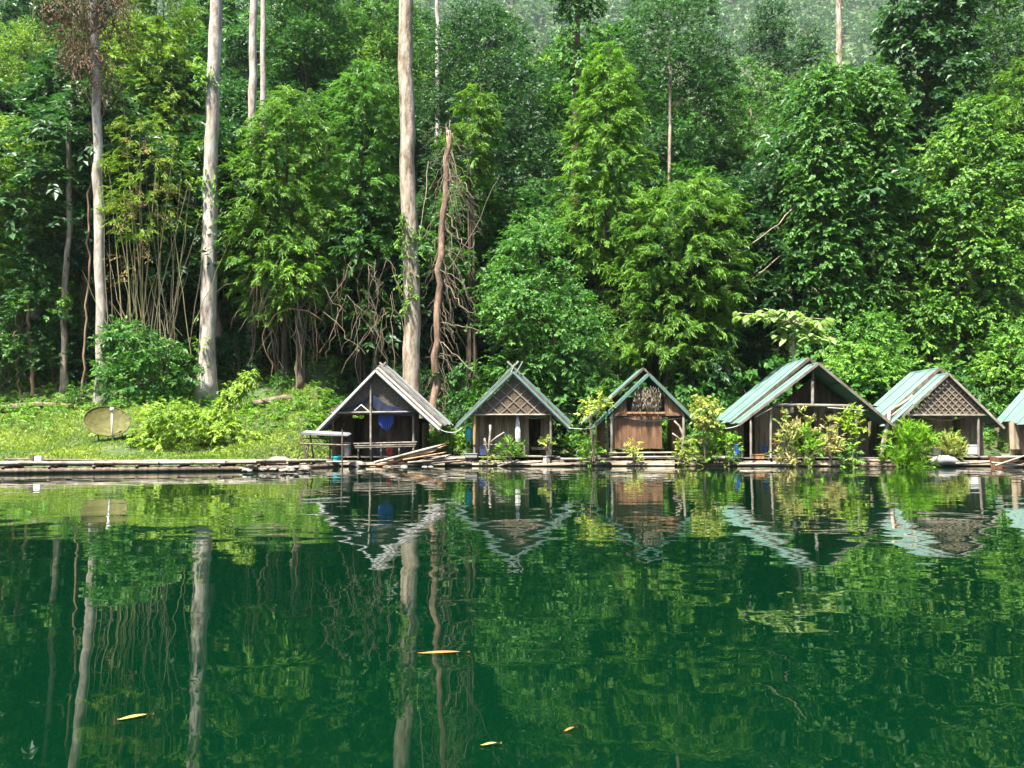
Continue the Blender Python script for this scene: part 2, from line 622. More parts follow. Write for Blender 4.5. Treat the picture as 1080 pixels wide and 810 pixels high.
def crown_lobes(rows, Y, rmin, rmax, fill=1.0, depth=1.0, amax=4.5):
    z, cx, a = prof_rows(rows, Y)
    zs = np.linspace(z[0], z[-1], 60)
    aa = np.interp(zs, z, a)
    area = np.trapz(aa, zs) * 2 * math.pi * .8
    rm = (rmin + rmax) / 2
    n = int(fill * area / (rm * rm * 2.0)) + 3
    pr = aa + .3
    zz = rng.choice(zs, n, p=pr / pr.sum()) + rng.normal(0, .2, n)
    zz = np.clip(zz, z[0], z[-1])
    az = np.interp(zz, z, a)
    r = np.minimum(rng.uniform(rmin, rmax, n), np.maximum(az * .75, rmin * .7))
    ph = rng.uniform(0, 2 * math.pi, n)
    rho = rng.uniform(.45, 1.0, n) ** .6
    ex = np.maximum(az - r * .75, .05)
    ey = np.minimum(np.maximum(az - r * .75, .05), amax) * depth
    c = np.stack([np.interp(zz, z, cx) + ex * rho * np.cos(ph), Y + ey * rho * np.sin(ph), zz - r * .3], 1)
    return c, r


def plumes(fol, rows, Y, n_area=2.2, plen=2.0, depth=1.0, tint=.4, L=.25, W=.068, k=12, sp=9, amax=4.0, droop=1.0, back=.35):
    """arching feathery bamboo-like plumes filling a profile"""
    z, cx, a = prof_rows(rows, Y)
    zs = np.linspace(z[0], z[-1], 60)
    aa = np.interp(zs, z, a)
    n = int(n_area * np.trapz(aa, zs) * 2 * 2.2)
    pr = aa + .25
    zz = rng.choice(zs, n, p=pr / pr.sum())
    az = np.interp(zz, z, a)
    ph = rng.uniform(0, 2 * math.pi, n)
    if back < 1:
        flip = (np.sin(ph) > .3) & (rng.random(n) > back)
        ph = np.where(flip, -ph, ph)
    rho = rng.uniform(.15, .85, n)
    pl = np.minimum(plen * rng.uniform(.6, 1.3, n), az * .9 + .5)
    ex, ey = np.maximum(az - pl * .55, .05) * rho, np.minimum(np.maximum(az - pl * .55, .05), amax) * depth * rho
    out = np.stack([np.cos(ph), np.sin(ph), np.zeros(n)], 1)
    st = np.stack([np.interp(zz, z, cx) + ex * np.cos(ph), Y + ey * np.sin(ph), zz - pl * .35], 1)
    out = nrmz(out + rng.normal(0, .35, (n, 3)) * [1, 1, .3])
    tp = tint + rng.normal(0, .16, n)
    for j in range(sp):
        t = (j + .6) / sp
        pos = st + out * (pl * t)[:, None] * .75 + UP * (pl * (.9 * t - .7 * droop * t * t))[:, None]
        dirn = nrmz(out * .8 + UP * (.5 - 1.0 * droop * t) + rng.normal(0, .25, (n, 3)))
        m = len(fol.t)
        sprays(fol, pos, dirn, k=k, ls=.55, L=L, W=W, au=0, droop=.3, ldroop=.15, nu=1.0, no=.3, jit=.3, tint=0, tvar=.07, spread=.6)
        fol.t[m] = fol.t[m] + np.repeat(tp, k) + .15 * t


def trunk_mb(pts, r0, r1, n=10, wob=.06, seg=14, mb=None):
    """tapered, slightly crooked trunk through pts"""
    pts = [Vector(p) for p in pts]
    ls = [0]
    for i in range(1, len(pts)):
        ls.append(ls[-1] + (pts[i] - pts[i - 1]).length)
    tot = ls[-1]
    out, rad = [], []
    for k in range(seg + 1):
        t = k / seg * tot
        i = max(j for j in range(len(ls)) if ls[j] <= t + 1e-6)
        i = min(i, len(pts) - 2)
        u = (t - ls[i]) / max(ls[i + 1] - ls[i], 1e-6)
        p = pts[i].lerp(pts[i + 1], u)
        f = k / seg
        if 0 < k < seg:
            p = p + Vector((rnd.gauss(0, wob), rnd.gauss(0, wob), 0))
        out.append(p)
        flare = 1 + .55 * max(0, 1 - f * 9)
        rad.append((r0 * (1 - f) + r1 * f) * flare * rnd.uniform(.96, 1.05))
    mb = mb or MB()
    mb.tube(out, rad, n)
    return mb, out, rad


def limbs(mb, base_pts, base_r, targets, frac=(.35, .95), r=.1):
    for tg in targets:
        tg = Vector(tg)
        k = int(rnd.uniform(*frac) * (len(base_pts) - 1))
        k = min(range(len(base_pts)), key=lambda i: abs(base_pts[i].z - (tg.z - (tg - base_pts[i]).xy.length * .5)) + .01 * i)
        p = base_pts[k]
        midp = p.lerp(tg, .5) + Vector((rnd.gauss(0, .25), rnd.gauss(0, .25), .25))
        rr = min(r, base_r[k] * .7)
        mb.tube([p, midp, tg], [rr, rr * .65, rr * .3], 5, False)


KW = {
    'broad': dict(k=8, ls=.7, L=.23, W=.125, au=.3, droop=.35, ldroop=.25, nu=.6, no=.9),
    'fine': dict(k=9, ls=.5, L=.19, W=.10, au=.3, droop=.3, ldroop=.2, nu=.6, no=.9),
    'big': dict(k=7, ls=.7, L=.36, W=.22, au=.2, droop=.4, ldroop=.35, nu=.6, no=.8),
    'vine': dict(k=8, ls=.65, L=.22, W=.17, au=-.15, droop=.35, ldroop=.35, nu=.6, no=.9),
}


def hero(name, label, cat, Y, rows, kind, mat, base=None, tr=.22, bark='bark_dark', rmin=.75, rmax=1.75, fill=1.15, dens=3.7, tint=.35, group=None, depth=1.0, amax=4.0, npl=2.0, plen=2.0, **kw):
    """a tree whose crown follows an outline in the photograph at its own distance"""
    z, cx, a = prof_rows(rows, Y)
    bx = P(base[0], 400, Y).x if base else float(cx[0])
    by = Y
    bz = HZ(bx, by)
    root = thing(name, label, cat, (bx, by, bz), group)
    fol = Fol()
    topz = z[0] + (z[-1] - z[0]) * .8
    pts = [(bx, by, bz - .3), (bx * .6 + float(np.interp(z[0], z, cx)) * .4, by, (bz + z[0]) / 2 if z[0] > bz + 1 else bz + .8),
           (float(np.interp(topz, z, cx)), by, topz)]
    mb, tp, trd = trunk_mb(pts, tr, tr * .3, 8, .08, 12)
    if kind == 'bamboo':
        plumes(fol, rows, Y, npl, plen, depth, tint, amax=amax, **kw)
        # cane stems inside the clump
        for i in range(7):
            q = rnd.randrange(len(z))
            e = (cx[q] + rnd.uniform(-.5, .5) * a[q], Y + rnd.uniform(-.5, .5) * min(a[q], 2), z[q])
            s0 = (bx + rnd.uniform(-.6, .6), by + rnd.uniform(-.5, .5), bz - .2)
            mb.tube([s0, ((s0[0] * 2 + e[0]) / 3, (s0[1] * 2 + e[1]) / 3, s0[2] + (e[2] - s0[2]) * .55), e], [.07, .06, .02], 5, False)
    else:
        c, r = crown_lobes(rows, Y, rmin, rmax, fill, depth, amax)
        lobes(fol, c, r, dens, back=.35, tint=tint, **{**KW[kind], **kw})
        sel = rnd.sample(range(len(c)), min(12, len(c)))
        limbs(mb, tp, trd, [c[i] for i in sel])
    mb.build('trunk', M[bark], root, True)
    fol.build('crown', M[mat], root)
    return root


# ------------------------------------------------------------------ the front trees, one by one
FT = 'trees at the forest edge'
hero('forest_tree', 'yellow-green rounded tree beside the dead brown vine tangle, hazy and far up the slope', 'tree', 84, [(28, 8, 40), (60, -8, 62), (105, -20, 64), (150, -10, 55)], 'broad', 'yellow', tint=.3)
hero('forest_tree', 'dark glossy crown hanging just under the brown dead vine tangle', 'tree', 57, [(62, 62, 92), (85, 38, 108), (120, 36, 108), (148, 55, 92)], 'big', 'dark', base=(84, 400), dens=3)
hero('forest_tree', 'yellow-green leafy tree between the lake lawn and the broken white trunk', 'tree', 55, [(135, -5, 35), (165, -30, 72), (220, -40, 92), (270, -35, 88), (300, -20, 70)], 'broad', 'yellow', base=(30, 400), tint=.3)
hero('forest_tree', 'low deep green tree at the lawn edge with thin bare stems below', 'tree', 53.5, [(255, 5, 50), (295, -35, 85), (345, -35, 98), (385, -20, 85)], 'broad', 'mid', base=(32, 405), tr=.12, tint=.25)
hero('bamboo_tree', 'pale feathery bamboo rising behind the two tallest white trunks', 'bamboo', 66, [(-30, 140, 205), (40, 122, 218), (120, 112, 222), (200, 108, 220), (270, 118, 212)], 'bamboo', 'yellow', tint=.25, npl=1.2, plen=2.6)
hero('bamboo_tree', 'tall arching bright green bamboo draped above dead hanging twigs', 'bamboo', 53, [(96, 292, 328), (125, 262, 352), (175, 236, 366), (240, 228, 362), (300, 232, 358), (335, 258, 345)], 'bamboo', 'bright', tint=.35, npl=1.9)
hero('bamboo_tree', 'feathery green bamboo between the arching bamboo and the thick tan trunk', 'bamboo', 54.5, [(72, 368, 408), (105, 342, 424), (190, 336, 428), (270, 332, 424), (335, 345, 415)], 'bamboo', 'mid', tint=.55, npl=1.9)
hero('forest_tree', 'deep green broad tree behind the slim white trunk, top out of sight', 'tree', 70, [(-40, 285, 360), (30, 270, 372), (90, 278, 368), (150, 290, 360)], 'broad', 'mid', tint=.2)
hero('forest_tree', 'mid green leafy tree behind the top of the thick tan trunk', 'tree', 74, [(-10, 375, 430), (40, 345, 455), (100, 350, 460), (150, 370, 450)], 'broad', 'mid', tint=.5)
hero('forest_tree', 'dense dark grey-green tree behind the broken dead trunk', 'tree', 62, [(8, 480, 515), (35, 448, 562), (110, 438, 588), (190, 446, 594), (250, 470, 585), (300, 490, 570)], 'fine', 'grey', tint=.3, dens=3.7)
hero('bamboo_tree', 'small bright green plume beside the top of the broken dead trunk', 'bamboo', 54, [(86, 492, 512), (115, 480, 524), (150, 474, 524), (190, 486, 512)], 'bamboo', 'bright', tint=.5, base=(497, 400), npl=2.4, plen=1.4, tr=.08)
hero('bamboo_tree', 'bright green bamboo clump shaped like a tall cone above the small lattice hut', 'bamboo', 55, [(48, 634, 648), (75, 614, 664), (125, 594, 682), (185, 582, 694), (235, 578, 692), (285, 592, 682)], 'bamboo', 'bright', tint=.42, npl=2.4, plen=1.7)
hero('forest_tree', 'vine choked tree with reddish bark showing, rising behind the cone of bamboo', 'tree', 60, [(-60, 588, 640), (0, 582, 636), (40, 584, 630), (85, 590, 624), (125, 592, 620)], 'vine', 'mid', base=(604, 300), tr=.5, fill=.95, bark='bark_red', tint=.3)
hero('forest_tree', 'large dark tree on thin paired pale stems beside the bamboo cone', 'tree', 66, [(-10, 670, 735), (40, 645, 770), (105, 640, 782), (165, 655, 765), (195, 690, 745)], 'fine', 'dark', base=(700, 300), bark='bark_tan', tr=.2, tint=.45, dens=3.7)
hero('bamboo_tree', 'wide rounded feathery green bamboo above the hut with plank walls', 'bamboo', 53, [(192, 700, 760), (215, 645, 790), (270, 625, 806), (330, 618, 795), (385, 618, 785)], 'bamboo', 'bright', tint=.35, npl=2.0, plen=1.8)
hero('forest_tree', 'leafy mid green tree between the dead trunk vines and the plank hut', 'tree', 50.5, [(232, 535, 585), (275, 518, 618), (330, 508, 640), (385, 520, 648), (425, 560, 640)], 'broad', 'mid', tint=.45)
hero('forest_tree', 'rounded mid green tree between the dark paired-stem tree and the vine columns', 'tree', 67, [(72, 755, 800), (105, 738, 842), (155, 742, 852), (215, 765, 842), (270, 780, 835)], 'broad', 'mid', tint=.6)
hero('forest_tree', 'dark pointed tree standing against the pale misty hill', 'tree', 88, [(-2, 808, 822), (25, 792, 838), (75, 786, 848), (120, 788, 846)], 'broad', 'dark', tint=.3, rmin=.9)
hero('forest_tree', 'small dark tree under the slim bare trunk on the misty hill', 'tree', 84, [(26, 850, 862), (55, 842, 870), (95, 838, 876), (130, 840, 874)], 'broad', 'dark', tint=.3)
hero('forest_tree', 'tall vine smothered column with pale leaf tips above the large open hut', 'tree', 52.5, [(58, 858, 884), (100, 840, 902), (190, 832, 906), (290, 834, 904), (390, 842, 902), (430, 846, 900)], 'vine', 'mid', base=(868, 400), tr=.35, tint=.45, rmin=.5, rmax=1.05, fill=1.4)
hero('forest_tree', 'vine draped column with a yellow-green top beside the taller vine column', 'tree', 53.5, [(72, 906, 936), (115, 894, 948), (240, 892, 948), (345, 894, 952), (430, 892, 955)], 'vine', 'mid', base=(920, 400), tr=.35, tint=.6, rmin=.5, rmax=1.05, fill=1.4)
hero('forest_tree', 'big leaved dark tree towering behind the vine draped columns', 'tree', 60, [(-60, 945, 1015), (20, 930, 1026), (100, 934, 1020), (170, 944, 1012), (230, 960, 1000)], 'big', 'dark', base=(972, 300), tr=.4, tint=.45, dens=3.7)
hero('forest_tree', 'broad bright green creeper covered slope of leaves behind the two lattice gable huts end', 'tree', 54, [(112, 1008, 1038), (150, 972, 1058), (220, 952, 1080), (300, 940, 1085), (380, 932, 1090), (440, 935, 1085)], 'vine', 'bright', tint=.3, rmin=.7, rmax=1.4, amax=3.5)
hero('bamboo_tree', 'light green feathery bamboo above the cropped hut at the row end', 'bamboo', 60, [(70, 1055, 1085), (110, 1035, 1110), (190, 1030, 1120), (280, 1040, 1120)], 'bamboo', 'bright', tint=.4, npl=1.6)
hero('forest_tree', 'mid green tree rising beside the big leaved dark tree', 'tree', 70, [(-30, 1020, 1075), (40, 1010, 1090), (110, 1015, 1095), (160, 1030, 1080)], 'broad', 'mid', tint=.35)
hero('forest_tree', 'dark leafy tree filling the gap between the bamboo and the large open hut', 'tree', 57, [(175, 770, 835), (230, 755, 850), (300, 750, 850), (380, 760, 850), (430, 770, 840)], 'fine', 'dark', tint=.2)
hero('forest_tree', 'low leafy tree under the vine draped column behind the large hut roof', 'tree', 49.5, [(325, 890, 925), (360, 868, 952), (410, 862, 960), (445, 870, 955)], 'broad', 'bright', tint=.2, base=(905, 440), tr=.12)
hero('forest_tree', 'low pale tipped leafy tree behind the cropped hut roof', 'tree', 49.5, [(345, 1045, 1085), (375, 1030, 1100), (420, 1020, 1100), (445, 1020, 1100)], 'broad', 'bright', tint=.4, base=(1060, 440), tr=.12)
hero('forest_tree', 'shadowed leafy tree in the gap behind the thick tan trunk', 'tree', 59, [(230, 400, 470), (290, 350, 520), (350, 340, 530), (400, 350, 530)], 'fine', 'dark', tint=.1)
hero('forest_tree', 'shadowed leafy tree behind the yellow bamboo canes', 'tree', 59, [(200, 110, 215), (270, 100, 225), (330, 105, 225)], 'fine', 'dark', tint=.25)
hero('forest_tree', 'mid green leafy tree between the bright plume and the bamboo cone', 'tree', 57, [(200, 525, 590), (240, 500, 600), (290, 500, 600), (330, 510, 590)], 'fine', 'mid', tint=.2)

# bright shrub-like bundle under the arching bamboo
hero('bamboo_tree', 'drooping lime green bamboo tuft above the bare hanging twigs', 'bamboo', 51, [(248, 285, 325), (270, 268, 345), (300, 278, 345), (318, 300, 335)], 'bamboo', 'bright', tint=.6, npl=2.2, plen=1.2)

# ------------------------------------------------------------------ bare tall trunks
def bare_trunk(label, pts, Y, r0, r1, bark, ivy=None, wob=.05, seg=22):
    p = [P(x, y, Y) for x, y in pts]
    p[0].z = HZ(p[0].x, Y) - .3
    root = thing('tall_tree', label, 'tree', (p[0].x, Y, p[0].z + .3))
    mb, tp, rr = trunk_mb(p, r0, r1, 12, wob, seg)
    if 'roken' in label:
        for k in range(6):
            an = k * 1.05
            q = tp[-1] + Vector((math.cos(an), math.sin(an), 0)) * rr[-1] * .7
            mb.tube([q - Vector((0, 0, .3)), q + Vector((math.cos(an) * .05, 0, rnd.uniform(.1, .7)))], [rr[-1] * .38, .01], 5)
    tr = mb.build('trunk', M[bark], root, True)
    if ivy:
        f = Fol()
        for (x, y, n, s) in ivy:
            q = P(x, y, Y)
            pp = np.array(q) + rng.normal(0, 1, (n, 3)) * [s * .35, .25, s]
            pp[:, 1] = Y - rng.uniform(.1, .5, n)
            sprays(f, pp, nrmz(rng.normal(0, 1, (n, 3)) + [0, -1, -.6]), k=6, ls=.35, L=.2, W=.13, tint=.5)
        f.build('ivy', M['bright'], root)
    return root, tp, rr


r_, tp, rr = bare_trunk('slender white trunk carrying the brown dead vine tangle', [(108, 402), (105, 250), (102, 100), (96, -60)], 50, .34, .24, 'bark_white', [(108, 398, 20, .5)])
fol = Fol()
cc, cr = crown_lobes([(-60, 55, 140), (-10, 50, 138), (40, 60, 132), (75, 82, 124), (105, 95, 115)], 50, .5, 1.0, .9)
lobes(fol, cc, cr, 3.6, k=8, ls=.8, L=.24, W=.06, au=-.5, droop=.8, ldroop=.6, nu=.4, no=.6)
fol.build('dead_vines', M['dead'], r_)
mb = MB()
for i in range(110):
    a = cc[rnd.randrange(len(cc))]
    p0 = Vector(a) + Vector((rnd.gauss(0, .5), rnd.gauss(0, .4), rnd.uniform(0, 1)))
    L_ = rnd.uniform(1, 3.2)
    mb.tube([p0, p0 + Vector((rnd.gauss(0, .3), 0, -L_ * .5)), p0 + Vector((rnd.gauss(0, .5), rnd.gauss(0, .2), -L_))], [.03, .025, .012], 4, False)
mb.build('hanging_stem', M['bark_red'], r_)

bare_trunk('thick straight white trunk standing between the yellow canes and the arching bamboo', [(219, 394), (220, 300), (222, 180), (226, 60), (231, -70)], 51, .52, .38, 'bark_white', [(215, 90, 30, .6), (212, 75, 25, .5), (222, 200, 30, 1.0), (214, 380, 25, 1.0), (224, 85, 15, .2)], .03)
bare_trunk('slim white trunk rising out of the arching bamboo', [(264, 392), (265, 260), (266, 120), (268, -60)], 56, .34, .25, 'bark_white', None, .03)
bare_trunk('thin pale trunk glimpsed behind the slim white one', [(277, 330), (278, 150), (277, -60)], 66, .3, .2, 'bark_white', None, .03)
bare_trunk('thick tan trunk with flaking bark and ivy beside the dark grey roofed hut', [(436, 402), (434, 300), (430, 170), (428, 60), (427, -70)], 49.5, .56, .42, 'bark_tan', [(428, 255, 45, .8), (432, 290, 40, .8), (431, 320, 15, .3), (427, 240, 20, .4), (440, 250, 15, .5)], .04)
r5, tp5, rr5 = bare_trunk('broken reddish dead trunk wrapped in bare twisted vines', [(457, 415), (462, 330), (467, 230), (473, 138)], 50, .27, .17, 'bark_red', None, .07)
bare_trunk('broken white topped trunk on the lawn edge', [(67, 418), (69, 330), (73, 230), (72, 143)], 52, .21, .15, 'bark_tan', [(72, 318, 40, .4)], .06)
bare_trunk('thin crooked stem between the broken trunk and the slender white trunk', [(86, 412), (90, 360), (95, 300), (94, 140)], 51, .085, .05, 'bark_brown', None, .1)
bare_trunk('thin leaning pole-like trunk at the dark forest edge by the log', [(36, 425), (31, 350), (27, 300)], 52, .12, .08, 'bark_brown')
bare_trunk('very thin crooked stem at the dark forest edge by the log', [(22, 425), (17, 395), (18, 330)], 52.5, .08, .05, 'bark_brown', None, .1)
bare_trunk('slim bare trunk standing on the misty hill', [(886, 160), (885, 60), (884, -40)], 88, .38, .3, 'bark_tan', None, .04)
bare_trunk('distant pale trunk above the dark grey-green tree', [(461, 120), (461, 30), (461, -30)], 95, .32, .25, 'bark_white')
0 and bare_trunk('bare pale trunk among the vine columns under their leaves', [(842, 400), (838, 330), (842, 270)], 52.2, .07, .05, 'bark_brown', None, .05)
bare_trunk('pale stem of the paired stem tree standing apart', [(707, 260), (706, 200), (707, 70)], 62, .14, .12, 'bark_tan', None, .04)

# twisted bare vines of the dead trunk
def vine_curve(p0, p1, sag, n=9, w=.12):
    p0, p1 = Vector(p0), Vector(p1)
    out = []
    for i in range(n + 1):
        t = i / n
        p = p0.lerp(p1, t) - Vector((0, 0, sag * 4 * t * (1 - t)))
        if 0 < i < n:
            p += Vector((rnd.gauss(0, w), rnd.gauss(0, w * .6), rnd.gauss(0, w)))
        out.append(p)
    return out


for i in range(130):
    k = rnd.randrange(2, len(tp5))
    p0 = tp5[k]
    dx = rnd.choice([-1, 1, 1]) * rnd.uniform(.5, 2.6)
    p1 = p0 + Vector((dx, rnd.uniform(-.8, .4), -rnd.uniform(.8, 5)))
    p1.z = max(p1.z, HZ(p1.x, p1.y) + .1)
    q = vine_curve(p0, p1, rnd.uniform(-.9, .8), 9, .09)
    r0 = rnd.uniform(.007, .02)
    MB().tube(q, [r0] * 6 + [r0 * .6] * 4, 4, False).build('vine', M['twig'], r5, True)
for (xa, ya, xb, yb) in ((470, 225, 497, 262), (497, 262, 505, 245), (472, 285, 527, 187), (475, 160, 500, 210), (452, 170, 440, 270), (470, 300, 500, 330), (465, 340, 512, 350), (460, 360, 505, 400), (470, 190, 486, 183)):
    MB().tube(vine_curve(P(xa, ya, 49.9), P(xb, yb, 49.3), rnd.uniform(-.3, .5), 8, .1), [.035, .035, .032, .03, .03, .026, .022, .018, .012], 5, False).build('vine', M['twig'], r5, True)

# lianas hanging through the dark gap by the vine columns
for i, (xa, ya, xb, yb, lab) in enumerate(((766, 303, 830, 262, 'lower dead liana slanting across the dark gap by the vine columns'), (762, 272, 838, 218, 'upper dead liana slanting across the dark gap by the vine columns'))):
    o = MB().tube(vine_curve(P(xa, ya, 51.5), P(xb, yb, 51.8), .5, 9, .05), .045, 5).build('liana', M['twig'], None, True)
    tag(o, lab, 'vine')
bz = None

# ------------------------------------------------------------------ yellow bamboo clump with bare canes
root = thing('bamboo_clump', 'clump of bare yellow bamboo canes fanning up from a leafy base', 'bamboo', (P(158, 405, 50).x, 50, HZ(P(158, 405, 50).x, 50)))
for (xb, yb, xt, yt) in ((162, 428, 125, 170), (158, 415, 150, 190), (150, 405, 187, 190), (160, 420, 140, 160), (166, 415, 150, 260), (152, 400, 148, 120), (176, 372, 192, 225), (178, 380, 188, 180), (130, 355, 108, 265), (141, 400, 133, 200), (145, 405, 160, 170), (150, 420, 175, 150), (172, 410, 168, 230), (138, 390, 122, 190), (148, 410, 135, 110)):
    xt = xb + (xt - xb) * 1.35
    a, b = P(xb, yb, 49.8 + rnd.uniform(-.3, .6)), P(xt, yt, 50.2 + rnd.uniform(-.8, 1.2))
    a.z = min(a.z, HZ(a.x, a.y) + .4) - .3
    mid = a.lerp(b, .5) + Vector((rnd.gauss(0, .15), 0, .1))
    r0 = rnd.uniform(.035, .06)
    MB().tube([a, a.lerp(mid, .5), mid, mid.lerp(b, .5), b], [r0, r0, r0 * .9, r0 * .7, r0 * .4], 6, False).build('cane', M['culm'], root, True)
fol = Fol()
plumes(fol, [(110, 135, 165), (150, 115, 195), (210, 108, 200), (250, 115, 195)], 50.3, 1.2, 1.8, 1, .3, L=.24, W=.05, k=8, sp=6)
fol.build('leaf_plume', M['yellow'], root)
fol = Fol()
plumes(fol, [(130, 130, 170), (170, 112, 195), (260, 110, 198), (300, 120, 190)], 50.1, .35, 1.6, 1, .3, L=.22, W=.04, k=6, sp=6)
fol.build('dry_plume', M['drygrass'], root)
fol = Fol()
cc, cr = crown_lobes([(345, 115, 140), (365, 112, 200), (395, 108, 205), (420, 112, 195)], 49.6, .4, .8, 1.1)
lobes(fol, cc, cr, 3.2, tint=.25, **{**KW['broad'], 'L': .26, 'W': .14})
fol.build('base_leaves', M['mid'], root)

# thin dry canes and twigs standing among the clump
for i in range(34):
    x = rnd.uniform(112, 205)
    y0 = rnd.uniform(330, 400)
    a = P(x, y0, 49.3 + rnd.uniform(-.2, .8))
    b = P(x + rnd.gauss(0, 22), y0 - rnd.uniform(50, 190), 49.4 + rnd.uniform(-.4, 1))
    MB().tube(vine_curve(a, b, rnd.uniform(-.2, .4), 7, .05), [.028, .027, .025, .022, .02, .016, .012, .008], 4, False).build('dry_cane', M['twig' if i % 2 else 'culm'], root, True)
# bare hanging twigs under the arching bamboo
root = thing('dead_branch_tangle', 'tangle of bare grey twigs hanging below the drooping bamboo tuft', 'branches', (P(300, 400, 51).x, 50.5, HZ(P(300, 400, 51).x, 50.5)))
for i in range(75):
    x = rnd.uniform(265, 415)
    y0 = rnd.uniform(265, 330)
    y1 = y0 + rnd.uniform(30, 100)
    a, b = P(x, y0, 50.6 + rnd.uniform(-.5, .8)), P(x + rnd.gauss(0, 26), min(y1, 405), 50.6 + rnd.uniform(-.5, .8))
    MB().tube(vine_curve(a, b, rnd.uniform(-.3, .3), 7, .12), [.022, .022, .02, .02, .018, .015, .012, .008], 4, False).build('twig', M['twig'] if i % 3 else M['bark_brown'], root, True)
for pts in ([(282, 345), (290, 332), (305, 325), (325, 328), (340, 338)], [(273, 330), (279, 305), (287, 285), (300, 265)], [(270, 330), (272, 290), (283, 268)], [(318, 345), (314, 325), (313, 305)], [(276, 328), (285, 305), (297, 292)]):
    MB().tube([P(x, y, 50.2) for x, y in pts], .045, 5).build('twig', M['wood_or'] if pts[0][0] == 282 else M['twig'], root, True)

# ------------------------------------------------------------------ hillside trees, further back: shared crowns, one object each
def proto(kind, mat, h, w, leafL, leafW, n_l, dens):
    """crown and trunk meshes around the origin, height h"""
    f = Fol()
    n = n_l
    zz = rng.uniform(.35, 1.0, n)
    prof = np.interp(zz, [.3, .5, .75, 1.0], [.55, 1.0, .85, .12]) * w
    if kind == 'cone':
        prof = np.interp(zz, [.3, .45, 1.0], [.8, 1.0, .08]) * w
    ph = rng.uniform(0, 2 * math.pi, n)
    rho = rng.uniform(.3, 1, n) ** .6
    r = rng.uniform(.14, .26, n) * w * 1.3
    c = np.stack([prof * rho * np.cos(ph), prof * rho * np.sin(ph), zz * h], 1)
    lobes(f, c, r, dens, tint=.35, tlobe=.16, k=7, ls=leafL * 2.2, L=leafL, W=leafW, au=.2, droop=.4, ldroop=.3)
    cm = f.mesh('crown', mat)
    mb, tp, tr = trunk_mb([(0, 0, -1), (.3, 0, h * .5), (0, .2, h * .85)], .3, .1, 7, .12, 8)
    limbs(mb, tp, tr, [c[i] for i in rnd.sample(range(n), 8)])
    return cm, mb.mesh('trunk', M['bark_tan'], True)


PR = [proto('round', M['mid'], 15, 4.2, .42, .22, 60, 2.0), proto('round', M['dark'], 16, 4.0, .40, .22, 60, 2.0), proto('cone', M['bright'], 14, 3.4, .42, .16, 60, 2.0), proto('round', M['grey'], 17, 4.6, .42, .22, 64, 2.0), proto('round', M['yellow'], 15, 4.2, .42, .22, 60, 1.9)]
PL = ['mid green rounded tree on the wooded hillside behind the forest edge', 'dark green rounded tree on the wooded hillside behind the forest edge', 'bright green pointed tree on the wooded hillside behind the forest edge', 'greyish green tall tree on the wooded hillside behind the forest edge', 'yellow-green rounded tree on the wooded hillside behind the forest edge']
spots = []
for Yr, step in ((59, 3.6), (66, 4.4), (76, 5.2), (90, 6.2), (106, 7.2), (122, 7.4), (138, 7.6), (154, 8), (170, 8.5)):
    xw = Yr * .70
    x = -xw
    while x < xw:
        spots.append((x + rnd.uniform(-1.6, 1.6), Yr + rnd.uniform(-4.5, 4.5)))
        x += step
for i, (x, y) in enumerate(spots):
    k = rnd.choices(range(5), [4, 3, 3, 3, 2] if y > 80 else [2, 5, .6, 4, .4])[0]  # nearer rows favour dark leaf colours, standing in for shade between crowns
    z = HZ(x, y)
    s = rnd.uniform(.75, 1.25)
    s *= min(1.0, (1.3 + .60 * y - z) / (15 * s)) if y < 90 else 1
    s = max(s, .5)
    if y > 85 and x < y * .15:
        s *= 1.3
    if y > 105 and .17 < x / y < .47:
        s *= .55
    root = thing('hillside_tree', PL[k], 'tree', (x, y, z), ['mid green', 'dark green', 'pointed bright green', 'greyish green', 'yellow-green'][k] + ' trees on the hillside')
    rot = Matrix.Translation((x, y, z)) @ Matrix.Rotation(rnd.uniform(0, 6.28), 4, 'Z') @ Matrix.Diagonal((s * rnd.uniform(.85, 1.15), s, s * rnd.uniform(.9, 1.1), 1))
    link(bpy.data.objects.new('crown', PR[k][0]), root, rot)
    link(bpy.data.objects.new('trunk', PR[k][1]), root, rot)

# far wood beyond the crest: one mass in the haze
f = Fol()
n = 2900
yw = rng.uniform(660, 885, n)
xw = rng.uniform(-.72, .72, n) * yw
for i in range(n):
    w = rng.uniform(4.5, 8.5)
    h = HZ(xw[i], yw[i])
    c = np.array([xw[i], yw[i], h + w * 1.6])[None] + rng.normal(0, .45, (4, 3)) * w * np.array([1, 1, .9])
    lobes(f, c, rng.uniform(.4, .7, 4) * w, .035, tint=.35, tlobe=.2, k=4, ls=3.0, L=2.8, W=1.9, nu=.5, no=1.0, tvar=.12)
o = f.build('far_forest', M['far'])
tag(o, 'distant hazy wooded ridge above the nearer trees', 'forest', kind='stuff')

# ------------------------------------------------------------------ raft huts
def lerp(a, b, t):
    return a + (b - a) * t


def roof_side(part, A, B, C, n, mat, over=1.04):
    """tin sheets from ridge A..B down to the eave line through C (below A)"""
    A, B, C = Vector(A), Vector(B), Vector(C)
    u = (B - A) / n
    v = C - A
    nn = u.cross(v).normalized()
    if nn.z < 0:
        nn = -nn
    for i in range(n):
        jit = rnd.uniform(-.03, .05)
        o = A + u * i + nn * (.012 * (i % 2)) - u.normalized() * .03
        Mx = Matrix((u * over, v * (1 + jit), nn)).transposed().to_4x4()
        link(bpy.data.objects.new('roof_sheet', unit('sheet', mat)), part, Matrix.Translation(o) @ Mx)


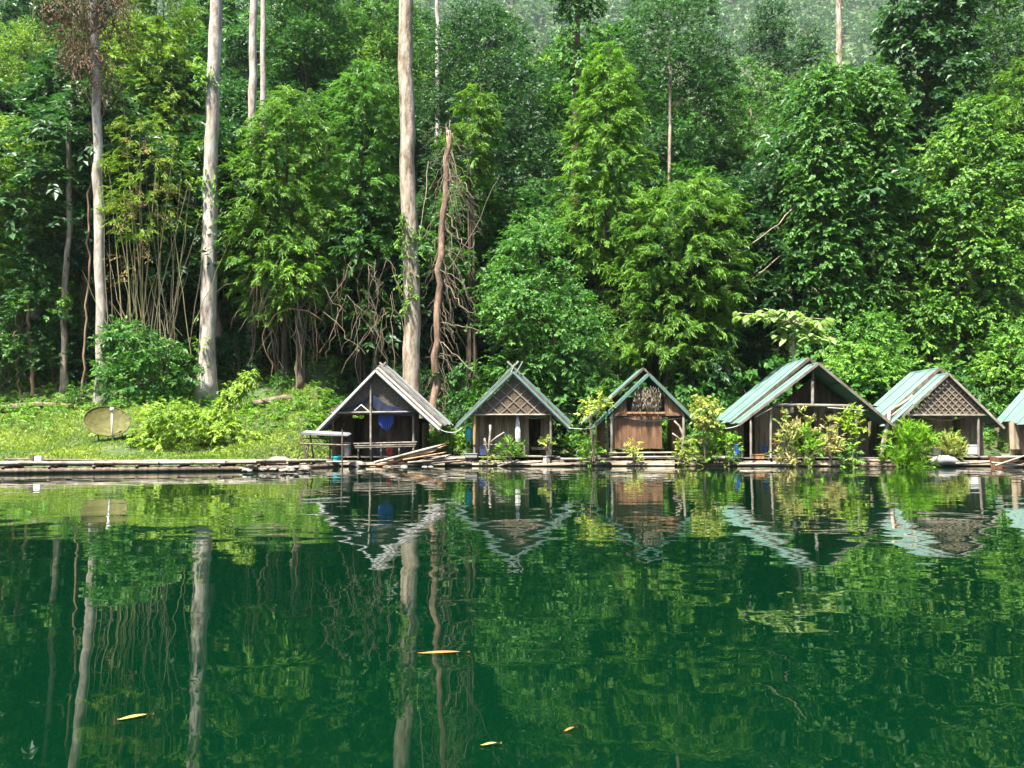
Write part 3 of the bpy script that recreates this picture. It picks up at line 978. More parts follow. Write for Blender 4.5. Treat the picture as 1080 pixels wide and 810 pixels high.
def roof_pair(root, name, apex, fl, fr, Ya, depth, nl, matl, matr, ridge_drop=0.0):
    """two slopes from pixel outline at distance Ya running back depth metres"""
    a, l, r = P(*apex, Ya), P(*fl, Ya), P(*fr, Ya)
    part = MB()
    b = a + Vector((0, depth, -ridge_drop))
    part.tube([a - Vector((0, .04, .09)), b - Vector((0, 0, .09))], .05, 6)
    part = part.build(name, M['wood_dk'], root)
    roof_side(part, a, b, l, nl, matl)
    roof_side(part, a, b, r, nl, matr)
    # ridge cap of folded tin
    w = .16
    dl, dr = (l - a).normalized() * w, (r - a).normalized() * w
    e = Vector((0, 0, .035))
    cap = MB().quad(a + e - Vector((0, .05, 0)), b + e, b + dl + e, a + dl + e - Vector((0, .05, 0))).quad(b + e, a + e - Vector((0, .05, 0)), a + dr + e - Vector((0, .05, 0)), b + dr + e)
    cap.build('ridge_cap', matl, part)
    # purlins under the sheets
    for t in (.3, .62, .93):
        for s in (l, r):
            p = a.lerp(s, t) - Vector((0, 0, .07))
            stick('purlin', p, p + Vector((0, depth * .98, 0)), .03, M['wood_dk'], part)
    return a, l, r, part


def strips(root, a, l, r, a2, l2, r2, mats):
    """stepped sheet edges filling between the lower and the upper roof"""
    n = len(mats)
    for i, m_ in enumerate(mats):
        t = (i + .7) / (n + .4)
        for s, s2 in ((l, l2), (r, r2)):
            p0, p1 = a.lerp(a2, t), s.lerp(s2, t)
            p0.y, p1.y = a.y + .05 + .12 * i, a.y + .05 + .12 * i
            e = (p1 - p0) * rnd.uniform(-.03, .02)
            board('sheet_edge', p0 - Vector((0, 0, .06)), p1 + e - Vector((0, 0, .06)), .12, .5, M[m_], root, side=(0, 0, 1))


def barge(root, a, l, r, mat, w=.16, ext=0.0, dy=-.05, drop=.05):
    for s in (l, r):
        p0 = a + (a - s).normalized() * ext + Vector((0, dy - (.03 if s is l else 0), -drop))
        p1 = s + (s - a).normalized() * .05 + Vector((0, dy - (.03 if s is l else 0), -drop))
        board('barge_board', p0, p1, w, .035, mat, root, side=(0, 0, 1))


def gable(root, xa, ya, xl, xr, yb, Y, mat, slats=0, clip=None, smat=None):
    """triangular woven gable with crossing split-bamboo slats"""
    A, B, C = P(xa, ya, Y), P(xl, yb, Y), P(xr, yb, Y)
    g = MB().prism([A, B, C], (0, .04, 0)).build('gable_panel', mat, root)
    if slats:
        sm = smat or M['slat']
        n = slats
        for i in range(1, n):
            t = i / n
            base = B.lerp(C, t)
            off = Vector((0, -.02, 0))
            # towards the right slope, parallel to left edge; and the mirror
            e1 = C.lerp(A, 1 - t)
            e1 = A.lerp(C, t)
            e2 = A.lerp(B, 1 - t)
            board('slat', base + off, e1 + off, .06, .018, sm, g)
            board('slat', base + off * 1.9, e2 + off * 1.9, .06, .018, sm, g)
    return g, A, B, C


def planks(root, name, xl, xr, yt, yb, Y, mat, n, part=None, top=None):
    """wall of upright boards"""
    a, b, c = P(xl, yt, Y), P(xr, yt, Y), P(xl, yb, Y)
    if part is None:
        part = MB().box(a.x, b.x, Y + .025, Y + .04, c.z, a.z).build(name, M['wood_dk'], root)
    w = (b.x - a.x) / n
    for i in range(n):
        x = a.x + w * (i + .5)
        zt = a.z + rnd.uniform(-.02, .02)
        if top:
            zt = top(x)
        dy = rnd.uniform(-.008, .008)
        board('plank', (x, Y + dy, c.z + rnd.uniform(-.02, .02)), (x, Y + dy, zt), w * .94, .025, mat, part, side=(1, 0, 0))
    return part


def side_wall(root, X, Y0, Y1, z0, z1, mat, n):
    part = MB().box(X - .012, X + .012, Y0, Y1, z0, z1).build('side_wall', M['wood_dk'], root)
    w = (Y1 - Y0) / n
    s = -1 if X > 0 else 1
    for i in range(n):
        y = Y0 + w * (i + .5)
        board('plank', (X + s * .03, y, z0), (X + s * .03, y, z1 + rnd.uniform(-.02, .02)), w * .93, .025, mat, part, side=(0, 1, 0))
    return part


def raft(root, xl, xr, Y0, Y1, zdeck=.5, mat='wood_gy', nb=9, front=True):
    """bamboo float poles carrying a plank deck"""
    X0, X1 = P(xl, 480, Y0).x, P(xr, 480, Y0).x
    n = max(3, int((Y1 - Y0) / .5))
    pn = MB()
    for x in np.linspace(X0 + .3, X1 - .3, 4):
        pn.box(x - .05, x + .05, Y0 + .05, Y1, zdeck - .16, zdeck - .06)
    deck = pn.build('deck', M['wood_dk'], root)
    for i in range(n):
        y = Y0 + (Y1 - Y0) * (i + .5) / n
        e0, e1 = rnd.uniform(-.15, .12), rnd.uniform(-.12, .15)
        board('deck_plank', (X0 + e0, y, zdeck - .03), (X1 + e1, y, zdeck - .03 + rnd.uniform(-.01, .01)), (Y1 - Y0) / n * .93, .05, M[mat], deck, side=(0, 1, 0))
    for i in range(7):
        y = Y0 + .1 + i * (Y1 - Y0 - .2) / 6
        e0, e1 = rnd.uniform(-.5, .2), rnd.uniform(-.2, .5)
        stick('float_pole', (X0 + e0, y, .10 + rnd.uniform(-.03, .05)), (X1 + e1, y + rnd.uniform(-.1, .1), .10 + rnd.uniform(-.03, .05)), rnd.uniform(.09, .13), M['bamboo'], root, 'cane')
    for i in range(3):
        e0, e1 = rnd.uniform(-.4, .3), rnd.uniform(-.3, .4)
        stick('float_pole', (X0 + e0, Y0 - .05 - .1 * i, .22 - .07 * i), (X1 + e1, Y0 - .05 - .1 * i, .22 - .07 * i + rnd.uniform(-.03, .03)), .07, M['bamboo'], root, 'cane')
    return deck


def post(root, x, yt, yb, Y, r, mat, x2=None, name='post'):
    p, q = P(x, yb, Y), P(x2 if x2 is not None else x, yt, Y)
    return stick(name, p, q, r, mat, root)


def beam(root, x0, y0, x1, y1, Y, r, mat, name='beam'):
    return stick(name, P(x0, y0, Y), P(x1, y1, Y), r, mat, root)


def hut_root(label, x, Y, group='raft huts along the shore'):
    p = P(x, 490, Y)
    return thing('raft_hut', label, 'hut', (p.x, Y, 0), group)


DZ = .5
# --- hut with grey tin roof and blue awning
YR = 41.2
r1 = hut_root('dark hut with grey tin roof and a navy awning strung under its gable', 398, YR)
raft(r1, 345, 462, YR + .1, YR + 5.2, DZ, 'wood_gy')
a, l, r, pt = roof_pair(r1, 'porch_roof', (396, 391), (334, 455), (462, 452), YR, 1.2, 2, M['tin_grey'], M['tin_grey'])
barge(r1, a, l, r, M['trim'], .11)
a2, l2, r2, pt2 = roof_pair(r1, 'main_roof', (404, 384.5), (338, 452), (471, 446), YR + 1.0, 4.2, 5, M['tin_grey'], M['tin_grey'])
barge(r1, a2, l2, r2, M['wood_gy'], .09, .25)
for i, dx in enumerate((.22, .5, .8)):   # loose tin strips lying along the slope
    n_ = Vector((.06, -.02, .08))
    s0 = a2 + (r2 - a2) * .02 + Vector((0, dx, 0)) + n_
    board('tin_strip', s0, s0 + (r2 - a2) * (.96 - .08 * i), .16, .02, M['tin_grey'], pt2, side=(0, 1, 0))
gable(r1, 396, 395, 346, 448, 436, YR + .22, M['thatch'], 0)
strips(r1, a, l, r, a2, l2, r2, ('tin_lt', 'wood_dk', 'tin_lt', 'wood_dk', 'tin_grey'))
for x, y0, y1 in ((351, 436, 483), (436, 434, 480)):
    post(r1, x, y0, y1 - 1, YR + .5, .06, M['wood_dk'] if x < 400 else M['wood_gy'])
post(r1, 391, 416, 485, YR + .02, .055, M['wood_gy'])
beam(r1, 349, 435.5, 432, 434.5, YR + .06, .06, M['wood_gy'])
beam(r1, 352, 437, 440, 436, YR + .8, .06, M['wood_dk'])
planks(r1, 'back_wall', 352, 372, 436, 482, YR + 2.7, M['wood_dk'], 4)  # both back walls: darker boards put the interior's shade into the colour
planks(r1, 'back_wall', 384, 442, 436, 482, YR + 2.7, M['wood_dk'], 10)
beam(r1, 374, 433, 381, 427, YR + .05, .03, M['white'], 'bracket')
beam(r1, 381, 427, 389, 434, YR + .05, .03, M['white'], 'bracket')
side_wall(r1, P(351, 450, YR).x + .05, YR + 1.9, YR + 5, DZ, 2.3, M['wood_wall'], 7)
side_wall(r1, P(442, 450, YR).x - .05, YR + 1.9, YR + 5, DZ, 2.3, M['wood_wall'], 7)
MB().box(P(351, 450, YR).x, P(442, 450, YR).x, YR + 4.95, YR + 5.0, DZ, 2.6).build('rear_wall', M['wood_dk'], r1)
# awning: sagging cloth between gable pole and porch beam
v, f_ = [], []
top = [P(350, 435, YR + .1), P(372, 428, YR + .1), P(393, 416, YR + .08), P(408, 427, YR + .1), P(437, 434, YR + .1)]
rowsA = []
mb = MB()
nseg = 16
def awn(t):
    i = min(int(t * 4), 3)
    return top[i].lerp(top[i + 1], t * 4 - i)
for k in range(nseg):
    t0, t1 = k / nseg, (k + 1) / nseg
    p0, p1 = awn(t0), awn(t1)
    b0, b1 = p0 + Vector((0, .10, .02)), p1 + Vector((0, .10, .02))
    mb.quad(p0, p1, b1, b0)
    q0 = max(P(0, 436, YR).z, p0.z - .55) - p0.z - .1
    q1 = max(P(0, 436, YR).z, p1.z - .55) - p1.z - .1
    d0, d1 = Vector((0, .03 + .03 * (k % 2), q0 * (1 if t0 > .45 else .3))), Vector((0, .03 + .03 * ((k + 1) % 2), q1 * (1 if t1 > .45 else .3)))
    mb.quad(p0 + d0, p1 + d1, p1, p0)
mb.build('awning', M['tarp_dk'], r1, False)
# blue curtain, hanging folds
mb = MB()
n_ = 14
for k in range(n_):
    x0, x1 = 399 + 16 * k / n_, 399 + 16 * (k + 1) / n_
    y0 = 434.5
    y1 = 434.5
    e0 = 446 + 8 * math.sin(k / n_ * math.pi)
    e1 = 446 + 8 * math.sin((k + 1) / n_ * math.pi)
    Ya, Yb = YR + .35 + .05 * (k % 2), YR + .35 + .05 * ((k + 1) % 2)
    mb.quad(P(x0, e0, Ya), P(x1, e1, Yb), P(x1, y1, Yb), P(x0, y0, Ya))
tag(mb.build('curtain', M['tarp']), 'blue cloth hanging under the navy awning of the dark hut', 'curtain')

# --- small lattice hut with crossed barge boards
YR = 41.4
r2_ = hut_root('small hut with coarse lattice gable, crossed roof tips and orange corner post', 541, YR)
raft(r2_, 497, 588, YR + .1, YR + 4.6, DZ)
a, l, r, pt = roof_pair(r2_, 'porch_roof', (541, 393), (481, 451), (600, 452), YR, 1.1, 2, M['tin_blue'], M['tin_blue'])
barge(r2_, a, l, r, M['trim'], .13)
a2, l2, r2, pt2 = roof_pair(r2_, 'main_roof', (541, 386), (484, 445), (602, 444.5), YR + .8, 3.8, 4, M['tin_green'], M['tin_green'])
barge(r2_, a2, l2, r2, M['trim'], .11, .42)
stick('cross_stick', P(545, 393, YR - .1), P(551, 382, YR - .1), .035, M['trim'], r2_)
stick('cross_stick', P(539, 393, YR - .13), P(543, 384, YR - .13), .035, M['wood_gy'], r2_)
gable(r2_, 541, 397, 499, 585, 437, YR + .1, M['thatch_or'], 6)
strips(r2_, a, l, r, a2, l2, r2, ('tin_blue', 'wood_dk', 'tin_green'))
beam(r2_, 497, 437.5, 586, 437.5, YR + .05, .05, M['wood_gy'])
post(r2_, 500.5, 437, 469, YR + .08, .09, M['wood_or'])
post(r2_, 500.5, 466, 481, YR + .12, .07, M['wood_gy'])
post(r2_, 581, 437, 481, YR + .1, .065, M['wood_gy'])
post(r2_, 546, 437, 480, YR + 1.5, .06, M['wood_gy'])
planks(r2_, 'back_wall', 501, 558, 437, 480, YR + 1.7, M['wood_wall'], 11)
planks(r2_, 'back_wall', 570, 582, 437, 480, YR + 1.7, M['wood_wall'], 3)
side_wall(r2_, P(500, 450, YR).x, YR + 1.7, YR + 4.3, DZ, 2.5, M['wood_wall'], 6)
side_wall(r2_, P(584, 450, YR).x, YR + 1.7, YR + 4.3, DZ, 2.5, M['wood_wall'], 6)
MB().box(P(501, 450, YR).x, P(583, 450, YR).x, YR + 4.25, YR + 4.3, DZ, 2.7).build('rear_wall', M['wood_dk'], r2_)
beam(r2_, 510, 469, 553, 469, YR + .2, .035, M['bamboo_lt'], 'rail')
beam(r2_, 553, 469, 553, 479, YR + .2, .035, M['bamboo_lt'], 'rail')
beam(r2_, 510, 463, 515, 479, YR + .2, .035, M['bamboo_lt'], 'rail')
beam(r2_, 546, 481.5, 582, 481.5, YR + .02, .06, M['bamboo_lt'], 'rail')

# --- plank hut with loft
YR = 41.4
r3 = hut_root('hut with warm brown plank walls and an open loft under a green roof', 684, YR)
raft(r3, 640, 714, YR + .1, YR + 4.8, DZ - .1)
a, l, r, pt = roof_pair(r3, 'porch_roof', (684, 394), (628, 448), (737, 447), YR, 1.0, 2, M['tin_green'], M['tin_green'])
barge(r3, a, l, r, M['tin_green'], .14)
a2, l2, r2, pt2 = roof_pair(r3, 'main_roof', (679, 388), (618, 443), (734, 442), YR + .9, 2.8, 3, M['tin_green'], M['tin_green'])
barge(r3, a2, l2, r2, M['wood_dk'], .1)  # dark board colour stands in for the shaded gap between roof layers
YF = YR + .2
A3, L3, R3 = P(684, 397, YF), P(638, 441, YF), P(729, 441, YF)
def slope3(x):
    t = abs(x - A3.x) / ((R3.x - A3.x) if x > A3.x else (A3.x - L3.x))
    return A3.z + (L3.z - A3.z) * t - .02
planks(r3, 'loft_wall', 645, 661, 436, 437, YF, M['wood_br'], 4, top=slope3, part=MB().box(P(645, 437, YF).x, P(661, 437, YF).x, YF + .03, YF + .04, P(0, 438, YF).z, P(0, 434, YF).z).build('loft_wall', M['wood_dk'], r3))
planks(r3, 'loft_wall', 701, 722, 436, 437, YF, M['wood_br'], 5, top=slope3, part=MB().box(P(701, 437, YF).x, P(722, 437, YF).x, YF + .03, YF + .04, P(0, 438, YF).z, P(0, 434, YF).z).build('loft_wall', M['wood_dk'], r3))
board('loft_beam', P(645, 437, YF - .06), P(722, 437, YF - .06), .16, .06, M['wood_br'], r3)
board('loft_sill', P(661, 435.5, YF - .1), P(701, 435.5, YF - .1), .1, .1, M['wood_or'], r3)
planks(r3, 'front_wall', 645, 698, 439, 473, YF + .1, M['wood_br'], 10)
planks(r3, 'front_wall', 708, 719, 439, 473, YF + .9, M['wood_br'], 3)
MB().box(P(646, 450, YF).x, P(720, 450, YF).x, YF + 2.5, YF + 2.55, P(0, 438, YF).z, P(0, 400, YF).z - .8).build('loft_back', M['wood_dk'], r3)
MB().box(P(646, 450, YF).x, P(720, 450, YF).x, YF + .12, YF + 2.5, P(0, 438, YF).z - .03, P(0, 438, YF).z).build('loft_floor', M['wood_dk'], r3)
side_wall(r3, P(639, 450, YR).x, YF + .1, YR + 4.4, DZ, 2.6, M['wood_br'], 8)
side_wall(r3, P(722, 450, YR).x, YF + 1, YR + 4.4, DZ, 2.6, M['wood_br'], 8)
post(r3, 645, 437, 479, YF - .1, .07, M['wood_gy'])
post(r3, 641, 438, 480, YF + .05, .06, M['wood_dk'])
post(r3, 721, 437, 480, YF - .1, .075, M['wood_gy'])
beam(r3, 645, 443, 650, 438.5, YF - .1, .03, M['wood_gy'], 'brace')
for y in (478, 482.5):
    stick('bench_rail', P(643, y, YR), P(709, y - .6, YR), .055, M['bamboo_lt'], r3)
for x in (650, 662, 675, 690, 703):
    stick('bench_leg', P(x, 487, YR + .05), P(x, 478, YR + .05), .04, M['bamboo'], r3)

# --- large open hut
YR = 40.6
r4 = hut_root('largest hut, open dark gable with a king post under a pale green roof', 862, YR)
raft(r4, 776, 935, YR + .4, YR + 6, DZ - .05)
a, l, r, pt = roof_pair(r4, 'porch_roof', (863, 382.5), (779, 447), (942, 448), YR, 1.7, 2, M['tin_green'], M['tin_green'])
barge(r4, a, l, r, M['wood_gy'], .13)
a2, l2, r2, pt2 = roof_pair(r4, 'main_roof', (853, 377.5), (773, 443.5), (935, 443), YR + 1.5, 4.6, 5, M['tin_green'], M['tin_green'])
barge(r4, a2, l2, r2, M['wood_dk'], .16)  # board coloured dark as the shade between porch and main roof
YF = YR + .25
beam(r4, 815, 427, 912, 428.5, YF, .09, M['wood_gy'])
post(r4, 857, 401, 427, YF, .085, M['wood_gy'], name='king_post')
post(r4, 857.5, 386, 402, YF + .02, .06, M['wood_dk'], name='king_post')
for x in (813, 792, 903):
    post(r4, x, 428 if x == 813 else 444 if x < 800 else 430, 483, YF if x != 792 else YF - .3, .065, M['wood_gy'])
post(r4, 783, 449, 483, YF + .9, .055, M['wood_dk'])
beam(r4, 796, 440, 815, 430, YF - .1, .05, M['bamboo_lt'], 'brace')
beam(r4, 873, 430, 915, 433, YF - .15, .035, M['rope'], 'brace')
planks(r4, 'back_wall', 795, 838, 430, 482, YF + 2.9, M['wood_wall'], 8)
planks(r4, 'back_wall', 858, 915, 430, 482, YF + 2.9, M['wood_wall'], 11)
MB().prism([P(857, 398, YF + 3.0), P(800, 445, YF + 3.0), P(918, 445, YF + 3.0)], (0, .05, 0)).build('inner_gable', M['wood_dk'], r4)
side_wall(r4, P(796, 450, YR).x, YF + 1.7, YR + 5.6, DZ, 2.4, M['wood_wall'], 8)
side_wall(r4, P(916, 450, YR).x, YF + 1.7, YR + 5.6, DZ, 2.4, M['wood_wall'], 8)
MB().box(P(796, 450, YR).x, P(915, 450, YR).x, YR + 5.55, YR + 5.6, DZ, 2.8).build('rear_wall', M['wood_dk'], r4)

# --- lattice hut with fine woven gable
YR = 41.0
r5_ = hut_root('hut with finely crossed bamboo gable beside a leaning dead branch', 1000, YR)
raft(r5_, 945, 1052, YR + .1, YR + 5.2, DZ)
a, l, r, pt = roof_pair(r5_, 'porch_roof', (1000, 393.5), (940, 448.5), (1058, 450), YR, 1.3, 2, M['tin_green'], M['tin_green'])
barge(r5_, a, l, r, M['wood_gy'], .12)
a2, l2, r2, pt2 = roof_pair(r5_, 'main_roof', (990, 388), (929, 442), (1048, 444), YR + 1.2, 3.0, 4, M['tin_green'], M['tin_green'])
barge(r5_, a2, l2, r2, M['wood_dk'], .16)  # dark colour paints the shaded gap between the two roofs
YF = YR + .6
gable(r5_, 1000, 397, 960, 1040, 437, YR + .12, M['thatch_or'], 11)
board('beam', P(957, 437.5, YR + .06), P(1041, 437.5, YR + .06), .09, .09, M['wood_gy'], r5_)
for x in (961, 1032):
    post(r5_, x, 438, 480, YR + .12, .065, M['wood_gy'])
post(r5_, 1024, 441, 474, YF + .9, .06, M['wood_gy'])
planks(r5_, 'back_wall', 962, 1004, 438, 481, YF + 1.4, M['wood_wall'], 8)
planks(r5_, 'back_wall', 1012, 1036, 438, 481, YF + 1.4, M['wood_wall'], 5)
wf = MB()
for (x0, x1, y0, y1) in ((976, 986, 447, 448), (976, 986, 458, 459), (976, 977, 448, 458), (985, 986, 448, 458)):
    p, q = P(x0, y0, YF + 1.34), P(x1, y1, YF + 1.34)
    wf.box(p.x, q.x, YF + 1.33, YF + 1.38, q.z, p.z)
wf = wf.build('window_frame', M['wood_gy'], r5_)
p, q = P(977, 448, YF + 1.37), P(985, 458, YF + 1.37)
MB().box(p.x, q.x, YF + 1.365, YF + 1.375, q.z, p.z).build('pane', M['tarp_dk'], wf)
side_wall(r5_, P(961, 450, YR).x, YF + 1.4, YR + 5, DZ, 2.5, M['wood_wall'], 8)
side_wall(r5_, P(1037, 450, YR).x, YF + 1.4, YR + 5, DZ, 2.5, M['wood_wall'], 8)
MB().box(P(962, 450, YR).x, P(1036, 450, YR).x, YR + 4.95, YR + 5, DZ, 2.7).build('rear_wall', M['wood_dk'], r5_)

# --- cropped hut at the end of the row
YR = 41.6
r6 = hut_root('green roofed hut at the row end beside the plank boat', 1110, YR)
raft(r6, 1064, 1200, YR + .3, YR + 5, DZ)
a, l, r, pt = roof_pair(r6, 'porch_roof', (1148, 396), (1098, 447), (1204, 450), YR, 1.2, 2, M['tin_green'], M['tin_green'])
barge(r6, a, l, r, M['wood_gy'], .12)
a2, l2, r2, pt2 = roof_pair(r6, 'main_roof', (1136, 386), (1084, 445), (1194, 446), YR + 1.1, 3.0, 4, M['tin_green'], M['tin_green'])
barge(r6, a2, l2, r2, M['wood_dk'], .16)  # shade between the roof layers put into this board's dark colour
gable(r6, 1148, 400, 1108, 1190, 438, YR + .12, M['thatch_or'], 9)
planks(r6, 'front_wall', 1064, 1080, 445, 474, YR + 2.2, M['wood_wall'], 3)
planks(r6, 'front_wall', 1100, 1180, 438, 481, YR + 1.8, M['wood_wall'], 11)
post(r6, 1108, 440, 481, YR + .6, .06, M['wood_gy'])
post(r6, 1188, 440, 481, YR + .6, .06, M['wood_gy'])
side_wall(r6, P(1108, 450, YR).x, YR + 1.8, YR + 4.8, DZ, 2.4, M['wood_wall'], 8)
side_wall(r6, P(1184, 450, YR).x, YR + 1.8, YR + 4.8, DZ, 2.4, M['wood_wall'], 6)

# ------------------------------------------------------------------ walkways of lashed bamboo
def walkway(label, x0, x1, Ya, Yb, w, z, n, mats=('bamboo', 'bamboo_lt', 'wood_gy'), rad=.07, seg=1):
    p, q = Vector((P(x0, 490, Ya).x, Ya, 0)), Vector((P(x1, 490, Yb).x, Yb, 0))
    root = thing('bamboo_walkway', label, 'walkway', (p.x, p.y, 0), 'bamboo walkways')
    for s in range(seg):
        for i in range(n):
            t0 = s / seg + rnd.uniform(-.02, .01)
            t1 = (s + 1) / seg + rnd.uniform(-.01, .03)
            o = Vector((0, w * i / (n - 1), z + rnd.uniform(-.05, .04)))
            stick('bamboo_pole', p.lerp(q, t0) + o, p.lerp(q, t1) + o + Vector((0, rnd.uniform(-.1, .1), rnd.uniform(-.06, .06))), rad * rnd.uniform(.8, 1.25), M[rnd.choice(mats)], root, 'cane')
        for i in range(3):
            o = Vector((0, -.05 + w * i / 2, max(z - .28, .04)))
            stick('float_pole', p.lerp(q, s / seg) + o, p.lerp(q, (s + 1) / seg) + o, .12, M['wood_dk'], root, 'cane')
    L_ = (q - p).length
    for k in range(int(L_ / 1.6) + 1):
        c = p.lerp(q, min(1, (k + .3) * 1.6 / L_))
        stick('cross_pole', c + Vector((0, -.15, z - .13)), c + Vector((rnd.uniform(-.2, .2), w + .15, z - .13)), .06, M['wood_dk'], root)
    return root


walkway('long low bamboo walkway edging the grassy lawn', -60, 300, 31.0, 35.2, 1.3, .38, 8, ('bamboo_lt', 'bamboo', 'wood_gy'), .07, 5)
walkway('short rough bamboo walkway between the lawn stones and the dark hut', 296, 352, 36.5, 39.8, 1.2, .34, 6)
walkway('bamboo walkway between the dark hut and the small lattice hut', 455, 500, 41.4, 41.4, 1.4, .42, 7)
walkway('bamboo walkway between the small lattice hut and the plank hut', 584, 645, 41.7, 41.7, 1.2, .36, 6)
walkway('bamboo walkway between the plank hut and the largest hut', 708, 782, 41.6, 41.2, 1.2, .34, 6)
walkway('narrow plank walkway between the largest hut and the fine lattice hut', 905, 950, 40.6, 40.8, .9, .32, 5, ('wood_gy', 'bamboo'))
walkway('bamboo walkway between the fine lattice hut and the row end hut', 1035, 1072, 41.2, 41.4, 1.2, .46, 6)
# drift poles lying on the outer edge of the lawn walkway
for i, (x0, x1, y0, y1, lab) in enumerate(((5, 150, 484.5, 486.5, 'thin dark drift pole lying across the lawn walkway by the white post'), (118, 270, 489, 487.5, 'pale drift pole lying on the lawn walkway below the leafy mound'))):
    tag(stick('drift_pole', P(x0, y0, 32.6 + i), P(x1, y1, 33.6 + i), .06, M['wood_dk' if i == 0 else 'bamboo_lt'], None, 'cane'), lab, 'pole')

# ------------------------------------------------------------------ things around the huts
# open stand by the dark hut
YT = 39.2
st = thing('bamboo_stand', 'small open stand with a pale sheet top on thin legs by the dark hut', 'stand', (P(342, 487, YT).x, YT, 0))
tp0, tp1 = P(318, 457, YT), P(366, 458, YT)
mb = MB().prism([P(317, 456, YT), P(364, 458.5, YT), P(366, 460, YT), P(318, 458.5, YT)], (0, 1.1, .12))
mb.build('top_sheet', M['tin_grey'], st)
for (x, y, x2, yy, dy) in ((324, 489, 318, 458, .05), (331, 487, 327, 458, 1.0), (348, 488, 348, 458, 1.0), (361, 495, 361, 458, .05), (323, 494, 325, 470, .05)):
    stick('leg', P(x, y, YT + dy), P(x2, yy, YT + dy), .045, M['wood_dk'], st)
stick('rail', P(316, 468, YT + .05), P(364, 469.5, YT + .05), .045, M['wood_dk'], st)
stick('rail', P(318, 462, YT + .5), P(364, 463, YT + .5), .035, M['wood_dk'], st)
stick('rail', P(318, 487, YT + .05), P(364, 487, YT + .05), .05, M['wood_gy'], st)

def barrel(name, label, cat, x, yt, yb, wpx, Y, mat, group=None, taper=.85, lid=None):
    b = P(x, yb, Y)
    h = P(x, yt, Y).z - b.z
    r = wpx / 2 * Y / F
    mb = MB().tube([b, b + Vector((0, 0, h * .12)), b + Vector((0, 0, h * .5)), b + Vector((0, 0, h * .95)), b + Vector((0, 0, h))], [r * taper, r * (taper + .06), r * .98, r, r * 1.06], 14)
    root = thing(name, label, cat, b, group)
    mb.build('body', M[mat], root, True)
    MB().tube([b + Vector((0, 0, h - .01)), b + Vector((0, 0, h + .03))], [r * 1.1, r * 1.05], 14).build('rim', M[lid or mat], root)
    return root


barrel('bucket', 'blue-green tub on the raft under the open stand', 'bucket', 355, 482, 488, 9, 39.6, 'teal')
barrel('bucket', 'small green tub beside the blue-green tub under the open stand', 'bucket', 359, 481, 487, 5, 39.9, 'green_p')
barrel('bucket', 'grey-white drum standing at the dark hut corner', 'bucket', 366, 467, 482, 8, 41.9, 'tin_grey') if 'tin_grey' in M else None
# bench table of the dark hut
YB = 41.5
bt = thing('bamboo_bench', 'long weathered board bench in front of the dark hut', 'bench', (P(406, 484, YB).x, YB, DZ))
for i, (yl, yr_) in enumerate(((466.5, 465), (469, 467.5), (471, 469.5))):
    board('seat_plank', P(373 + i, yl + 1.2, YB - .5 + i * .0 + .28 * (2 - i)), P(440 - i, yr_ + 1, YB - .5 + .28 * (2 - i)), .26, .05, M['wood_gy'], bt, side=(0, 1, 0))
for x in (378, 402, 421, 436):
    stick('leg', P(x, 483.5, YB - .25), P(x, 470, YB - .25), .05, M['wood_gy'], bt)
barrel('bucket', 'small blue and white pot under the weathered bench', 'bucket', 400, 472, 478, 5, 41.55, 'blue', lid='white')
barrel('bucket', 'small red pot under the weathered bench', 'bucket', 411, 474, 480, 6, 41.6, 'red')
# heap of split logs
def log_pile():
    i = 0
    for (x0, y0, x1, y1, r, mm) in ((395, 488, 462, 470.5, .10, 'wood_gy'), (405, 490, 464, 472, .09, 'wood_or'), (410, 487, 455, 477, .10, 'wood_br'), (420, 491, 470, 481, .09, 'wood_gy'), (398, 491, 440, 484, .09, 'wood_br'), (430, 488, 478, 484, .08, 'wood_gy'), (415, 484, 460, 474, .07, 'wood_gy'), (440, 490, 486, 486, .08, 'wood_dk'), (390, 493, 470, 489, .08, 'wood_dk'), (425, 485, 466, 478, .06, 'wood_or')):
        labs = ['grey split log leaning highest on the driftwood heap by the dark hut', 'orange split log below the topmost log of the driftwood heap', 'short brown log inside the driftwood heap by the dark hut', 'grey log low on the driftwood heap pointing at the ivy trunk', 'brown log lying at the foot of the driftwood heap', 'thin grey log reaching from the driftwood heap along the walkway', 'thin grey log just under the highest driftwood log', 'dark thin log at the walkway end of the driftwood heap', 'long dark log lying at the water under the driftwood heap', 'thin orange stick in the middle of the driftwood heap']
        tag(stick('split_log', P(x0, y0, 40.6 + .12 * (i % 4)), P(x1, y1, 41.0 + .12 * (i % 3)), r * .72, M[mm], None), labs[i], 'log', 'driftwood logs by the dark hut')
        i += 1


log_pile()

# things in the lattice hut
YH = 41.5
o = thing('driftwood_sculpture', 'forked pale driftwood branch standing on the small lattice hut porch', 'branch', (P(517, 480, YH).x, YH, DZ))
for pts, r0 in (([(515.5, 480), (516, 468), (517, 457), (517, 448)], .07), ([(517, 467), (524, 461), (532, 456)], .055), ([(516, 472), (512, 466), (511, 462)], .04)):
    MB().tube([P(x, y, YH - .15) for x, y in pts], [r0, r0 * .9, r0 * .85, r0 * .9][:len(pts)], 7).build('limb', M['bamboo_lt'], o, True)
